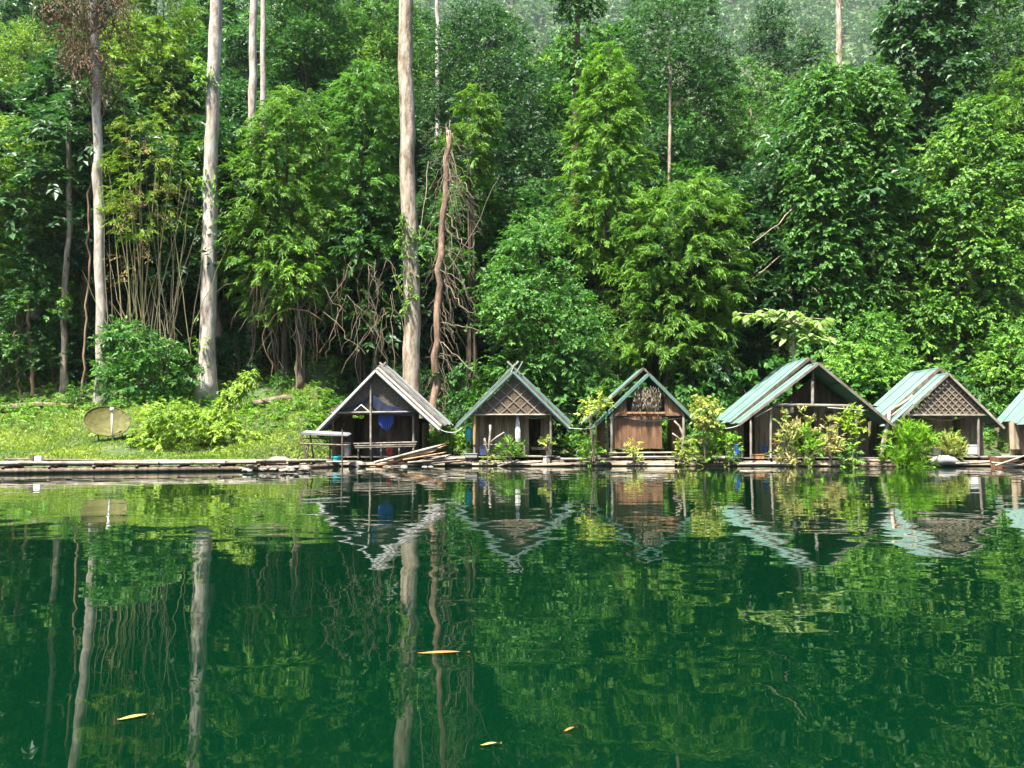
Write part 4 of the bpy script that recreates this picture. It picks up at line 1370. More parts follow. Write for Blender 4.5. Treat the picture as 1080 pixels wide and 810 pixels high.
# hanging cloth
mb = MB()
n_ = 12
ring = []
for (y, w) in ((439, 1.0), (446, 2.0), (455, 2.7), (462, 2.6), (466, 1.8)):
    ring.append([P(546 + w * math.cos(2 * math.pi * k / n_) * (1 + .2 * math.sin(3 * k)), y, YH + .2 + .10 * w / 2.6 * math.sin(2 * math.pi * k / n_)) for k in range(n_)])
for i in range(4):
    for k in range(n_):
        mb.quad(ring[i][k], ring[i][(k + 1) % n_], ring[i + 1][(k + 1) % n_], ring[i + 1][k])
tag(mb.build('hanging_cloth', M['cloth'], None, True), 'white cloth hanging in folds from the small lattice hut beam', 'cloth')
def crate(label, x0, x1, yt, yb, Y, d, mat, name='crate', cat='crate'):
    p, q = P(x0, yb, Y), P(x1, yt, Y)
    root = thing(name, label, cat, ((p.x + q.x) / 2, Y, p.z))
    MB().box(p.x, q.x, Y, Y + d, p.z, q.z - .04).build('body', M[mat], root)
    MB().box(p.x - .02, q.x + .02, Y - .02, Y + d + .02, q.z - .045, q.z).build('rim', M[mat], root)
    return root


crate('dark blue box on the rail of the small lattice hut', 537, 550, 469, 475, YH - .25, .4, 'denim')
crate('dark blue bundle on the floor beside the driftwood branch', 506, 513, 471, 480, YH + .1, .4, 'denim', 'bundle', 'bundle')
crate('white box on the deck edge beside the small lattice hut post', 573, 580, 481, 487, YH - .2, .3, 'white')
crate('pale grey sack lying on the deck by the orange post', 490, 503, 478, 482.5, YH - .3, .4, 'foam', 'sack', 'sack')
tag(MB().tube([P(494, 449, YH + .3), P(494.5, 455, YH + .3), P(495, 466, YH + .3)], [.05, .22, .12], 8).build('hanging_bag', M['teal'], None, True), 'teal bag hanging outside the orange post', 'bag')
crate('flat dark bench box in the doorway of the small lattice hut', 561, 577, 471.5, 474.5, YH + .9, .5, 'wood_gy', 'low_bench', 'bench')

# dried plant bunch in the loft
YH = 41.75
o = thing('dried_bunch', 'large bunch of dried straw-coloured stems hanging in the hut loft', 'dried plant', P(683, 434, YH))
f = Fol()
m_ = 170
ang = rng.uniform(-.75, .75, m_)
b0 = np.array(P(683, 428, YH))
ln = rng.uniform(.55, 1.15, m_)
d = np.stack([np.sin(ang), rng.normal(0, .2, m_), np.cos(ang)], 1)
tipp = b0 + d * ln[:, None]
sprays(f, tipp, nrmz(d * .4 - UP * .9), k=7, ls=.5, L=.17, W=.05, au=-.8, droop=.6, ldroop=.8, tint=.5)
f.build('seed_heads', M['dryseed'], o)
mb = MB()
for i in range(0, m_, 4):
    mb.tube([b0, b0 + d[i] * ln[i] * .6, tipp[i]], .012, 3, False)
mb.build('stems', M['twig'], o)
MB().tube([P(683, 436, YH), P(683, 430, YH), P(684, 424, YH)], [.12, .14, .2], 9).build('stalk', M['slat'], o, True)

# sagging hoses
for (pts, Y, lab) in (([(460, 451), (470, 455.5), (480, 456), (487, 452)], 41.1, 'pale hose sagging between the dark hut eave and the small lattice hut eave'),
                      ([(600, 451.5), (612, 452.5), (622, 452), (630, 448)], 41.2, 'pale hose between the small lattice hut eave and the plank hut eave'),
                      ([(657, 440), (672, 443), (690, 444), (719, 441)], 41.7, 'pale hose slung across the plank hut front'),
                      ([(735, 446), (755, 452), (772, 451), (783, 447)], 41.0, 'pale hose between the plank hut eave and the largest hut eave'),
                      ([(553, 438.5), (560, 441), (568, 441), (576, 439)], 41.7, 'short pale hose looped under the small lattice hut beam'),
                      ([(968, 438), (985, 442.5), (1003, 443), (1018, 439)], 41.5, 'pale cable looped under the fine lattice gable')):
    pp = [P(x, y, Y) for x, y in pts]
    out = []
    for k in range(len(pp) - 1):
        for s in range(4):
            t = s / 4
            p0, p1, p2, p3 = pp[max(k - 1, 0)], pp[k], pp[k + 1], pp[min(k + 2, len(pp) - 1)]
            out.append(.5 * (2 * p1 + (p2 - p0) * t + (2 * p0 - 5 * p1 + 4 * p2 - p3) * t * t + (3 * p1 - p0 - 3 * p2 + p3) * t ** 3))
    out.append(pp[-1])
    tag(MB().tube(out, .03, 6).build('hose', M['rope'], None, True), lab, 'hose')

# forked dead branch by the plank hut post
o = thing('forked_branch', 'forked bare branch standing at the plank hut corner post', 'branch', (P(720, 482, 41).x, 41.2, .3))
for pts, r0 in (([(719, 484), (720, 468), (721, 460), (716, 449), (711, 444)], .08), ([(720, 466), (713, 460), (709, 457)], .055)):
    MB().tube([P(x, y, 41.3) for x, y in pts], [r0, r0 * .9, r0 * .8, r0 * .7, r0 * .6][:len(pts)], 7).build('limb', M['bamboo_lt'], o, True)

# things at the largest hut
YH = 41.2
lt = thing('paper_lantern', 'white paper lantern hanging from the largest hut cross beam', 'lantern', P(835, 434, YH - .2))
c = P(835, 431, YH - .1)
MB().tube([c + Vector((0, 0, -.22)), c + Vector((0, 0, -.18)), c, c + Vector((0, 0, .18)), c + Vector((0, 0, .22))], [.05, .11, .10, .09, .04], 10).build('shade', M['cloth'], lt, True)
MB().tube([c + Vector((0, 0, .2)), c + Vector((0, 0, .42))], .012, 4).build('cord', M['rope'], lt)
bk = thing('round_basket', 'round woven basket hung on the largest hut back wall', 'basket', P(874, 438, YH + 1.5))
c = P(874, 438, YH + 1.85)
MB().tube([c + Vector((0, .12, 0)), c + Vector((0, .06, 0)), c], [.1, .24, .28], 14).build('bowl', M['thatch_or'], bk, True)
MB().tube([c + Vector((.28 * math.cos(k * math.pi / 8), -.01, .28 * math.sin(k * math.pi / 8))) for k in range(17)], .025, 5, False).build('rim', M['slat'], bk)
barrel('bucket', 'small blue pail on the deck of the largest hut', 'bucket', 807, 471, 477, 6, 41.7, 'blue')
barrel('barrel', 'blue barrel behind the deck post beside the bright bush', 'barrel', 778, 469, 483, 8, 42.0, 'blue')
crate('wooden crate on the largest hut deck by its porch post', 795, 806, 479, 484, 40.9, .5, 'wood_or')
crate('flat wooden box beside the wooden crate on the largest hut deck', 810, 820, 480, 484.5, 40.9, .5, 'wood_gy')
tag(MB().tube([P(817, 459, 41.5), P(817, 464, 41.5), P(818, 470, 41.5)], [.07, .13, .09], 8).build('red_cloth', M['red'], None, True), 'red cloth hanging by the largest hut porch post', 'cloth')
# things at the fine lattice hut
crate('white plastic box on the fine lattice hut deck by the corner post', 1023, 1032, 469, 479, 41.3, .45, 'white')
crate('low white box beside the hut wall under the window', 985, 992, 470, 480, 41.9, .4, 'white')
o = MB()
pl_ = []
cF = Vector((P(995, 488, 40.6).x, 40.5, .15))
for i in range(6):
    t = i / 5
    rr = [.15, .24, .27, .26, .22, .12][i]
    pl_.append((cF + Vector((-.75 + 1.5 * t, 0, .18 * math.sin(t * math.pi))), rr))
o.tube([p for p, _ in pl_], [r for _, r in pl_], 10)
tag(o.build('foam_float', M['foam'], None, True), 'weathered white foam float lying in front of the fine lattice hut', 'float')
o = thing('leaning_branch', 'thick pale dead branch leaning on the fine lattice hut roof edge', 'branch', (P(930, 487, 40.6).x, 40.6, 0))
MB().tube([P(930, 489, 40.7), P(931, 472, 40.75), P(934, 455, 40.8), P(938, 442, 40.8), P(938, 433, 40.8), P(948, 428, 40.85), P(957, 422, 40.9), P(962, 417, 41)], [.14, .13, .12, .11, .10, .08, .07, .05], 8).build('limb', M['bark_tan'], o, True)
MB().tube([P(938, 441, 40.8), P(944, 436, 40.7), P(950, 431, 40.8)], [.09, .07, .05], 6).build('limb', M['bamboo_lt'], o, True)
# dugout boat at the row end
o = thing('wooden_boat', 'low brown plank boat moored beside the row end hut', 'boat', (P(1070, 490, 39.2).x, 39.2, 0))
x0, x1 = P(1043, 490, 39.4).x, P(1112, 490, 39.4).x
mb = MB()
n_ = 10
pr_ = []
for i in range(n_ + 1):
    t = i / n_
    w = .55 * math.sin(min(1, t * 1.6) * math.pi / 2) * (1 if t < .9 else 1 - (t - .9) * 4)
    zt = .34 + .22 * (1 - t) ** 3
    xx = x0 + (x1 - x0) * t
    pr_.append([(xx, 39.4 - w, zt), (xx + .12 * (1 - t), 39.4 - w * .6, -.1), (xx + .12 * (1 - t), 39.4 + w * .6, -.1), (xx, 39.4 + w, zt), (xx, 39.4 + w - .04, zt), (xx + .12, 39.4, .06), (xx, 39.4 - w + .04, zt)])
for i in range(n_):
    for k in range(7):
        mb.quad(pr_[i][k], pr_[i][(k + 1) % 7], pr_[i + 1][(k + 1) % 7], pr_[i + 1][k])
mb.build('hull', M['wood_br'], o)
for t in (.35, .65):
    xx = x0 + (x1 - x0) * t
    board('thwart', (xx, 38.9, .3), (xx, 39.9, .3), .25, .03, M['wood_gy'], o, side=(1, 0, 0))
for i, (xa, ya, xb, yb, lab) in enumerate(((1050, 491, 1080, 481, 'pale pole slanting up out of the water by the plank boat'), (1046, 488, 1083, 491, 'pale pole lying flat on the water by the plank boat'), (1058, 493, 1095, 487, 'crooked brown pole resting against the plank boat'))):
    tag(stick('drift_pole', P(xa, ya, 38.6 + .1 * i), P(xb, yb, 38.9 + .1 * i), .05, M['bamboo_lt' if i < 2 else 'wood_gy'], None), lab, 'pole')
# planks and drift in front of huts, low at the water
for i, (xa, ya, xb, yb, Y, mm, lab) in enumerate(((520, 489, 566, 487.5, 40.8, 'bamboo_lt', 'pale pole floating before the small lattice hut'), (525, 492, 545, 486, 40.6, 'wood_gy', 'short grey stick slanting before the small lattice hut'), (560, 491, 600, 490, 40.7, 'bamboo', 'brown pole floating beside the small lattice hut'), (780, 489.5, 836, 489, 39.9, 'bamboo_lt', 'pale pole floating along the largest hut front'), (1008, 489, 1050, 487, 40.3, 'wood_gy', 'grey pole floating by the foam float'))):
    tag(stick('drift_pole', P(xa, ya, Y), P(xb, yb, Y + .1), .065, M[mm], None), lab, 'pole')

# ------------------------------------------------------------------ lawn side: dish, logs, stones, post
YD = 41.0
xd = P(112, 460, YD).x
o = thing('satellite_dish', 'old moss-stained satellite dish on the lawn', 'dish', (xd, YD, HZ(xd, YD)))
cD = P(112, 449, YD)
nD = Vector((.40, -.60, .68)).normalized()
u = nD.cross(Vector((0, 0, 1))).normalized()
w = nD.cross(u)
R_ = 22 * YD / F
mb = MB()
rings = []
for i in range(6):
    q = i / 5
    rings.append([cD + (u * math.cos(2 * math.pi * k / 20) * 1.0 + w * math.sin(2 * math.pi * k / 20)) * R_ * q + nD * (.35 * q * q) for k in range(20)])
for i in range(5):
    for k in range(20):
        mb.quad(rings[i][k], rings[i][(k + 1) % 20], rings[i + 1][(k + 1) % 20], rings[i + 1][k])
mb.build('dish', M['dish'], o, True)
MB().tube([r for r in rings[5]] + [rings[5][0]], .03, 5, False).build('rim', M['dish'], o)
gz_ = HZ(P(118, 460, YD).x, YD - .6)
MB().tube([Vector((P(119, 470, YD - .6).x, YD - .6, gz_ - .2)), P(118, 450, YD - .6), P(118, 431, YD - .6)], [.05, .045, .04], 8).build('pole', M['white'], o, True)
MB().tube([P(118, 434, YD - .6), P(118, 430, YD - .6)], .09, 8).build('receiver', M['white'], o, True)
for s in (-.5, .5):
    MB().tube([cD + u * s - nD * .05, Vector((cD.x + u.x * s * .6, cD.y, HZ(cD.x, cD.y) - .2))], .035, 5).build('strut', M['wood_dk'], o)
for (xa, ya, xb, yb, Y, r, lab) in ((-10, 436, 92, 432.5, 50.3, .26, 'long fallen log lying along the lawn edge behind the dish'), (250, 435, 352, 432, 50.2, .24, 'fallen log lying on the slope between the leafy mound and the dark hut'), (150, 440, 215, 434, 50, .15, 'thin fallen log half hidden by the leafy mound')):
    a, b = P(xa, ya, Y), P(xb, yb, Y)
    a.z, b.z = HZ(a.x, a.y) + r * .7, HZ(b.x, b.y) + r * .7
    mid = a.lerp(b, .5)
    mid.z = HZ(mid.x, mid.y) + r * .6
    tag(MB().tube([a, a.lerp(mid, .5), mid, mid.lerp(b, .5), b], [r, r * 1.05, r * .95, r * .9, r * .8], 10).build('fallen_log', M['bark_dark'], None, True), lab, 'log')
def stone(label, x, y, Y, w, mat='stone', group='stones at the water edge'):
    c = P(x, y, Y)
    r = w / 2 * Y / F
    mb = MB()
    n_, k_ = 9, 6
    pts = []
    for i in range(k_ + 1):
        th = math.pi * i / k_
        for k in range(n_):
            ph = 2 * math.pi * k / n_
            q = r * rnd.uniform(.82, 1.12)
            pts.append(c + Vector((q * math.sin(th) * math.cos(ph) * 1.2, q * math.sin(th) * math.sin(ph), q * .5 * math.cos(th))))
    base = len(mb.v)
    mb.v += [tuple(p) for p in pts]
    for i in range(k_):
        for k in range(n_):
            mb.f.append((i * n_ + k, i * n_ + (k + 1) % n_, (i + 1) * n_ + (k + 1) % n_, (i + 1) * n_ + k))
    tag(mb.build('shore_stone', M[mat]), label, 'stone', group)


for i in range(26):
    x = rnd.uniform(252, 322)
    y = rnd.uniform(490, 497)
    stone('small grey stone in the rubble edge between the lawn walkway and the dark hut', x, y, ground_Y(y, .12), rnd.uniform(5, 11))
stone('largest pale stone at the end of the lawn walkway', 294, 487, 37.5, 22, 'stone', None)
stone('flat pointed stone at the water under the dark hut raft', 377, 490, 40.2, 15, 'stone', None)
for i in range(8):
    x = rnd.uniform(362, 470)
    stone('small stone at the water edge below the driftwood heap', x, 492.5, 40.3, rnd.uniform(4, 8), 'stone', 'stones below the driftwood heap')
o = thing('marker_post', 'short dark post with a white box at the end of the lawn walkway', 'post', (P(37, 488, 32).x, 32.4, .45))
MB().box(P(31, 488, 32.4).x, P(35, 488, 32.4).x, 32.4, 32.55, .3, P(31, 480, 32.4).z).build('stake', M['wood_dk'], o)
MB().box(P(36, 488, 32.4).x, P(43, 488, 32.4).x, 32.4, 32.6, .42, P(31, 481, 32.4).z).build('box', M['white'], o)

# floating leaves
def float_leaf(label, x, y, lpx, ang, wr, mat):
    Y = ground_Y(y, .004)
    c = P(x, y, Y)
    L_ = lpx * Y / F
    a = Vector((math.cos(ang), math.sin(ang), 0))
    b = Vector((-a.y, a.x, 0))
    v, fcs = [], []
    n_ = 10
    for i in range(n_ + 1):
        t = i / n_
        wv = math.sin(math.pi * t ** .8) * wr * L_ * .5
        p = Vector((c.x, c.y, .006)) + a * (t - .5) * L_
        v += [tuple(p + b * wv + Vector((0, 0, .01 * math.sin(t * 3)))), tuple(p + Vector((0, 0, .004))), tuple(p - b * wv + Vector((0, 0, .012 * t)))]
    for i in range(n_):
        for k in (0, 1):
            q = i * 3 + k
            fcs.append((q, q + 1, q + 4, q + 3))
    me = bpy.data.meshes.new('floating_leaf')
    me.from_pydata(v, [], fcs)
    me.materials.append(M[mat])
    tag(link(bpy.data.objects.new('floating_leaf', me)), label, 'leaf')


float_leaf('long straight orange bamboo leaf floating on the lake', 468, 689, 54, .03, .10, 'fleaf_or')
float_leaf('yellow leaf floating at a slant on the dark lake', 143, 757, 34, .45, .16, 'fleaf')
float_leaf('small thin yellow leaf floating near the long orange leaf', 518, 786, 22, .15, .12, 'fleaf')
float_leaf('tiny brown leaf floating alone below the small lattice hut reflection', 602, 770, 18, .6, .12, 'fleaf_or')

# ------------------------------------------------------------------ planted shrubs around the huts
def shrub(label, rows, Y, mat, kind='broad', group=None, rmin=.18, rmax=.34, dens=5, fill=.8, stems=6, ground=.3, cat='shrub', name='shrub', zb=None, **kw):
    z, cx, a = prof_rows(rows, Y)
    bx = float(cx[0])
    bz = ground if zb is None else zb
    root = thing(name, label, cat, (bx, Y, bz), group)
    fol = Fol()
    c, r = crown_lobes(rows, Y, rmin, rmax, fill, 1.0, 2.0)
    lobes(fol, c, r, dens, **{**dict(k=7, ls=.3, L=.17, W=.09, au=.5, droop=.2, ldroop=.1, nu=.8, no=.5, tint=.5), **kw})
    mb = MB()
    for i in range(stems):
        t = c[rnd.randrange(len(c))]
        mb.tube([(bx + rnd.uniform(-.12, .12), Y + rnd.uniform(-.1, .1), bz - .05), ((bx + t[0]) / 2, (Y + t[1]) / 2, (bz + t[2]) / 2), t], [.03, .025, .012], 5, False)
    mb.build('stems', M['twig'], root)
    fol.build('foliage', M[mat], root)
    return root


BL = dict(k=9, ls=.42, L=.42, W=.055, au=1.2, droop=.5, ldroop=-.1, nu=.3, no=.8, spread=.5)
shrub('dense lime green long-leaved bush at the water before the fine lattice hut', [(452, 948, 972), (460, 938, 982), (475, 936, 984), (490, 938, 982), (498, 942, 978)], 40.2, 'lime', dens=8, tint=.55, ground=0, **{k: v for k, v in BL.items()})
shrub('low golden leafy shrub between the foam float and the white box', [(464, 990, 1010), (472, 988, 1018), (482, 990, 1018)], 40.8, 'gold', tint=.45, **BL)
shrub('thin sprig plant standing by the fine lattice hut doorway', [(455, 1003, 1009), (464, 1001, 1012)], 41.0, 'bright', stems=3, fill=.7)
shrub('tall yellow-leaved shrub tree between the plank hut and the blue barrel', [(421, 735, 748), (430, 727, 757), (443, 726, 758), (452, 732, 752), (464, 736, 750)], 40.9, 'gold', tint=.6, L=.22, W=.13, ldroop=.4)
shrub('yellow-green bush at the water beside the plank hut bench', [(467, 712, 724), (475, 709, 735), (485, 709, 738), (491, 712, 735)], 40.6, 'gold', tint=.3, ground=.1)
shrub('green leafy bush beneath the yellow-leaved shrub tree', [(455, 738, 755), (465, 735, 760), (478, 734, 760), (486, 738, 756)], 41.1, 'bright', tint=.6)
shrub('bright green bush in front of the blue barrel', [(455, 762, 772), (462, 752, 781), (472, 750, 782), (484, 756, 778), (490, 758, 776)], 40.7, 'lime', tint=.4, ground=.1)
shrub('small yellow-leaved tree on a thin stem beside the plank hut eave', [(417, 628, 641), (425, 616, 640), (437, 612, 636), (443, 618, 632)], 41.0, 'gold', tint=.4, L=.22, W=.12, stems=4)
MB_ = None
shrub('low green plant at the foot of the thin stemmed yellow tree', [(466, 612, 622), (475, 610, 640), (486, 612, 640)], 41.2, 'bright', tint=.5)
shrub('small golden shrub on the plank hut bench end', [(467, 664, 672), (475, 663, 673), (488, 664, 674)], 40.9, 'gold', tint=.5, ground=.2)
CR = dict(dens=4.0, fill=.6, k=8, ls=.34, L=.24, W=.08, au=.9, droop=.2, ldroop=0., nu=.5, no=.7)
shrub('pinkish variegated bush nearest the wooden crate of the largest hut', [(437, 826, 834), (450, 820, 838), (462, 817, 842), (478, 818, 845), (490, 820, 843)], 40.0, 'croton', tint=.5, ground=.1, **CR)
shrub('tall red-tipped pointed shrub before the largest hut doorway', [(434, 845, 850), (445, 842, 854), (457, 841, 857), (466, 843, 856)], 40.2, 'croton', tint=.45, ground=.2, **CR)
shrub('bright green bush in the middle of the largest hut shrubs', [(455, 845, 862), (465, 838, 868), (478, 838, 868), (492, 842, 864)], 39.8, 'lime', tint=.4, ground=.05, **CR)
shrub('dry pinkish shrub beside the bright green middle bush', [(445, 872, 880), (458, 866, 886), (470, 864, 888), (486, 866, 886)], 40.1, 'croton', tint=.8, ground=.1, **CR)
shrub('tall yellow-green shrub at the corner of the largest hut', [(434, 888, 903), (445, 886, 908), (458, 884, 910), (466, 888, 906)], 40.1, 'yellow', tint=.8, ground=.2, L=.22, W=.11)
shrub('low leafy green bush at the water below the yellow-green corner shrub', [(470, 884, 902), (480, 880, 906), (494, 882, 906)], 39.8, 'bright', tint=.6, ground=0)
shrub('fern-like plant on the small lattice hut raft', [(470, 528, 545), (476, 526, 550), (484, 530, 548)], 41.0, 'bright', tint=.6, **BL)
shrub('small yellow plant at the raft edge by the driftwood branch', [(480, 511, 519), (487, 508, 520)], 40.9, 'gold', tint=.4)
shrub('small yellow-green plant by the doorway post of the small lattice hut', [(462, 573, 580), (470, 574, 583)], 41.2, 'gold', stems=3, fill=.8)
shrub('green weeds on the bank between the dark hut and the small lattice hut', [(455, 458, 480), (465, 452, 496), (480, 452, 498)], 43.5, 'bright', tint=.5, zb=.2)

# pale big-leaved umbrella tree behind the largest hut: each leaf a piece
YU = 45.6
bx = P(838, 400, YU).x
root = thing('umbrella_tree', 'pale tree with flat tiers of large drooping leaves behind the largest hut', 'tree', (bx, YU, HZ(bx, YU)))
p = [Vector((bx, YU, HZ(bx, YU) - .2)), P(836, 375, YU), P(836, 350, YU), P(838, 332, YU)]
mb, tp, rr = trunk_mb(p, .12, .06, 8, .03, 10)
tiers = [(775, 330, 830, 338), (795, 333, 850, 331), (800, 328, 845, 329), (820, 345, 872, 337), (835, 350, 880, 358), (815, 352, 860, 358), (826, 340, 866, 345)]
lm = {}
lv = np.concatenate([leaf_quads(np.zeros((1, 3)), np.array([[1.0, 0, 0]]), np.array([[0, 0, 1.0]]), np.array([1.0]), np.array([.55]))])
for x0, y0, x1, y1 in tiers:
    c = (p[3] + p[2]) / 2
    for s in range(2):
        e = P(x0 if s == 0 else x1, y0 if s == 0 else y1, YU + rnd.uniform(-.9, .6))
        mb.tube([c, c.lerp(e, .5) + Vector((0, 0, .2)), e], [.04, .03, .015], 5, False)
mb.build('trunk', M['bark_tan'], root, True)
def big_leaf_mesh():
    v, f_ = [], []
    n_ = 6
    for i in range(n_ + 1):
        t = i / n_
        wv = .30 * math.sin(math.pi * (t ** .75)) + .004
        zc = -.35 * t * t
        v += [(t, wv, zc - .08), (t, 0, zc), (t, -wv, zc - .08)]
    for i in range(n_):
        for k in (0, 1):
            q = i * 3 + k
            f_.append((q, q + 1, q + 4, q + 3))
    me = bpy.data.meshes.new('leaf')
    me.from_pydata(v, [], f_)
    me.materials.append(M['pale'])
    at = me.attributes.new('tint', 'FLOAT', 'FACE')
    at.data.foreach_set('value', [.6] * len(me.polygons))
    return me


BIG = big_leaf_mesh()
for x0, y0, x1, y1 in tiers:
    for k in range(32):
        t = rnd.random()
        q = P(x0 + (x1 - x0) * t, y0 + (y1 - y0) * t + rnd.uniform(-3, 3), YU + rnd.uniform(-.9, .7))
        ang = rnd.uniform(0, 6.28)
        Mx = Matrix.Translation(q) @ Matrix.Rotation(ang, 4, 'Z') @ Matrix.Rotation(rnd.uniform(-.1, .5), 4, 'Y') @ Matrix.Diagonal((rnd.uniform(.4, .7),) * 3 + (1,))
        link(bpy.data.objects.new('leaf', BIG), root, Mx)

# ------------------------------------------------------------------ understorey shrubs on the bank and forest edge
def shrub_proto(mat, w, h, n_l, kw):
    f = Fol()
    zz = rng.uniform(.15, 1, n_l)
    ph = rng.uniform(0, 6.28, n_l)
    rho = rng.uniform(.2, 1, n_l) ** .5
    pw = np.sqrt(np.clip(1.05 - zz ** 2, .05, 1)) * w
    c = np.stack([pw * rho * np.cos(ph), pw * rho * np.sin(ph), zz * h], 1)
    lobes(f, c, rng.uniform(.25, .5, n_l) * w * .9, 3.2, **kw)
    mb = MB()
    for i in range(7):
        t = c[rnd.randrange(n_l)]
        mb.tube([(rnd.uniform(-.15, .15), rnd.uniform(-.15, .15), -.3), (t[0] * .5, t[1] * .5, t[2] * .5), t], [.04, .03, .015], 5, False)
    return f.mesh('foliage', mat), mb.mesh('stems', M['bark_dark'])


SP = [shrub_proto(M['mid'], 1.3, 2.0, 24, KW['broad']), shrub_proto(M['dark'], 1.4, 2.4, 24, KW['fine']), shrub_proto(M['bright'], 1.2, 1.7, 22, KW['fine']), shrub_proto(M['mid'], 1.2, 2.2, 22, KW['vine'])]
SL = ['mid green broad-leaved shrub on the bank behind the huts', 'dark fine-leaved shrub in the shade of the forest edge', 'bright green small-leaved shrub on the bank', 'mid green drooping creeper shrub on the bank behind the huts']
def put_shrub(x, y, k, s, lab=None, grp=None):
    z = HZ(x, y)
    root = thing('bank_shrub', lab or SL[k], 'shrub', (x, y, z), grp or ['broad-leaved', 'dark fine-leaved', 'bright small-leaved', 'drooping creeper'][k] + ' shrubs on the bank')
    Mx = Matrix.Translation((x, y, z)) @ Matrix.Rotation(rnd.uniform(0, 6.28), 4, 'Z') @ Matrix.Diagonal((s * rnd.uniform(.9, 1.3), s, s * rnd.uniform(.8, 1.25), 1))
    link(bpy.data.objects.new('foliage', SP[k][0]), root, Mx)
    link(bpy.data.objects.new('stems', SP[k][1]), root, Mx)


for x in np.arange(-3.5, 33, 1.5):
    for (y0, ks, s) in ((46.9, (0, 2, 3), .75), (48.6, (0, 1, 3), 1.1), (51, (1, 0, 3), 1.5)):
        put_shrub(float(x) + rnd.uniform(-.6, .6), y0 + rnd.uniform(-.6, .6), rnd.choice(ks), s * rnd.uniform(.8, 1.2))
for x in np.arange(-34, -4, 1.9):      # dark edge behind the lawn
    put_shrub(float(x) + rnd.uniform(-.6, .6), (55 if -17 < x < -9 else 53.5) + rnd.uniform(-.8, 1.2), 1, rnd.uniform(.8, 1.3))
    put_shrub(float(x) + rnd.uniform(-.6, .6), 56.5 + rnd.uniform(-.8, 1.2), 1, rnd.uniform(1.1, 1.7))

for i, (x, y, s) in enumerate(((-16.5, 49.5, .42), (-14.8, 51.2, .5), (-12.9, 48.6, .38), (-11.2, 50.4, .5), (-13.6, 46.5, .34), (-19.5, 50.2, .4), (-24, 49.6, .42), (-27.5, 50.8, .5), (-10.2, 47.2, .4), (-17.8, 47.4, .3))):
    put_shrub(x, y, (2, 0, 2, 3)[i % 4], s, 'small weedy bush growing on the lawn slope', 'weedy bushes on the lawn slope')

# leafy vine covered mound with a leaning branch
YM = 40.5
xm = P(215, 470, YM).x
root = thing('vine_mound', 'creeper covered mound on the lawn with a vine wrapped branch leaning up from it', 'shrub', (xm, YM, HZ(xm, YM)))
f = Fol()
cc, cr = crown_lobes([(428, 155, 190), (440, 142, 240), (460, 136, 288), (487, 136, 295)], YM, .35, .7, 1.2, 1.0, 1.6)
lobes(f, cc, cr, 5, tint=.6, k=8, ls=.4, L=.18, W=.10, au=-.1, droop=.5, ldroop=.35, nu=.7, no=.7)
bpts = [P(210, 470, YM), P(225, 445, YM), P(240, 420, YM + .4), P(256, 404, YM + .8), P(268, 393, YM + 1)]
for i in range(len(bpts) - 1):
    n_ = 130
    t = rng.random(n_)[:, None]
    pp = np.array(bpts[i]) * (1 - t) + np.array(bpts[i + 1]) * t + rng.normal(0, .30 - .05 * i, (n_, 3))
    sprays(f, pp, nrmz(rng.normal(0, 1, (n_, 3)) + [0, -.4, -.3]), k=7, ls=.35, L=.17, W=.09, au=-.2, droop=.5, tint=.6)
f.build('foliage', M['yellow'], root)
MB().tube(bpts, [.12, .1, .08, .06, .03], 7).build('branch', M['bark_brown'], root, True)

# ------------------------------------------------------------------ grass and ground cover of the lawn
def lawn_points(n, x0, x1, y0, y1):
    x = rng.uniform(x0, x1, n)
    y = rng.uniform(y0, y1, n)
    z = H(x, y)
    k = z > .12
    return np.stack([x, y, z], 1)[k]


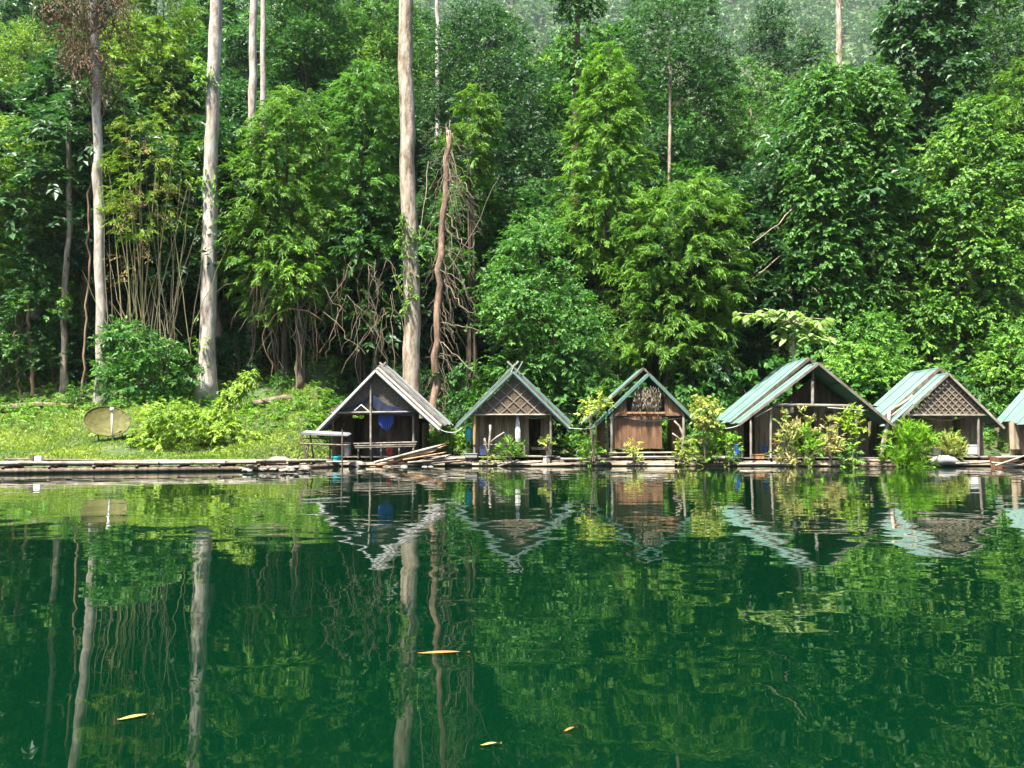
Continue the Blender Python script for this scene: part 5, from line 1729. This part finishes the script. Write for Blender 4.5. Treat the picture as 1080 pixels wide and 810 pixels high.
f = Fol()
p = lawn_points(72000, -42, -8.5, 36, 51)
cl = .5 + .5 * np.sin(p[:, 0] * .9 + 2 * np.sin(p[:, 1] * .6)) * np.sin(p[:, 1] * 1.1 + np.sin(p[:, 0] * .5))
bare = np.sin(p[:, 0] * .83 + 1.7 * np.sin(p[:, 1] * .5 + 1)) * np.sin(p[:, 1] * .95 + 1.2 * np.sin(p[:, 0] * .37))
kp = (bare < .72) | (rng.random(len(p)) < .12)
p, cl = p[kp], cl[kp]
n_ = len(p)
d = nrmz(np.stack([rng.normal(0, .45, n_), rng.normal(-.1, .45, n_), np.ones(n_)], 1))
nn_ = nrmz(rng.normal(0, 1, (n_, 3)) + [0, -.6, .5])
f.add(leaf_quads(p - UP * .03, d, nn_, rng.uniform(.16, .42, n_) * (.5 + 1.0 * cl), rng.uniform(.03, .055, n_), .1, .35), np.clip(rng.normal(.38, .13, n_) + .5 * (cl - .4) + .18 * np.sin(p[:, 0] * .45 + 1.3) * np.sin(p[:, 1] * .8), 0, 1))
tag(f.build('lawn_grass', M['grass']), 'sunlit yellow-green grass covering the lawn by the lake', 'grass', kind='stuff')
f = Fol()
p = lawn_points(4200, -42, -4, 42.5, 56)
p = p[rng.random(len(p)) < np.clip((p[:, 1] - 43) / 8, .2, 1)]
q = lawn_points(1500, -12, -3.0, 45.5, 52)
p = np.concatenate([p, q])
sprays(f, p + UP * rng.uniform(0, .5, (len(p), 1)), nrmz(rng.normal(0, .6, (len(p), 3)) + UP), k=9, ls=.4, L=.2, W=.12, au=.2, droop=.5, tint=.55)
tag(f.build('ground_cover', M['cover']), 'leafy green ground cover along the top of the lawn', 'ground cover', kind='stuff')
f = Fol()
n_ = 6400
p = np.stack([rng.uniform(-34, 36, n_), rng.uniform(43, 62, n_), np.zeros(n_)], 1)
p[:, 2] = H(p[:, 0], p[:, 1])
p = p[(p[:, 2] > .1) & ((p[:, 0] > -3) | (p[:, 1] > 53))]
sprays(f, p + UP * rng.uniform(0, .9, (len(p), 1)), nrmz(rng.normal(0, .6, (len(p), 3)) + UP), k=8, ls=.55, L=.3, W=.15, au=.2, droop=.5, tint=.3)
tag(f.build('undergrowth', M['mid']), 'dark leafy undergrowth on the forest floor', 'undergrowth', kind='stuff')

# ------------------------------------------------------------------ haze
hm = bpy.data.materials.new('haze')
hm.use_nodes = True
hn = hm.node_tree
for n_ in list(hn.nodes):
    if n_.type != 'OUTPUT_MATERIAL':
        hn.nodes.remove(n_)
pv = hn.nodes.new('ShaderNodeVolumePrincipled')
pv.inputs['Color'].default_value = (.78, .90, 1.0, 1)
pv.inputs['Density'].default_value = .00007
pv.inputs['Anisotropy'].default_value = .2
hn.links.new(pv.outputs[0], [n_ for n_ in hn.nodes if n_.type == 'OUTPUT_MATERIAL'][0].inputs['Volume'])
o = MB().box(-650, 650, -125, 905, -6, 580).build('haze', hm)
tag(o, 'thin pale humid haze in the valley air', 'haze', kind='stuff')
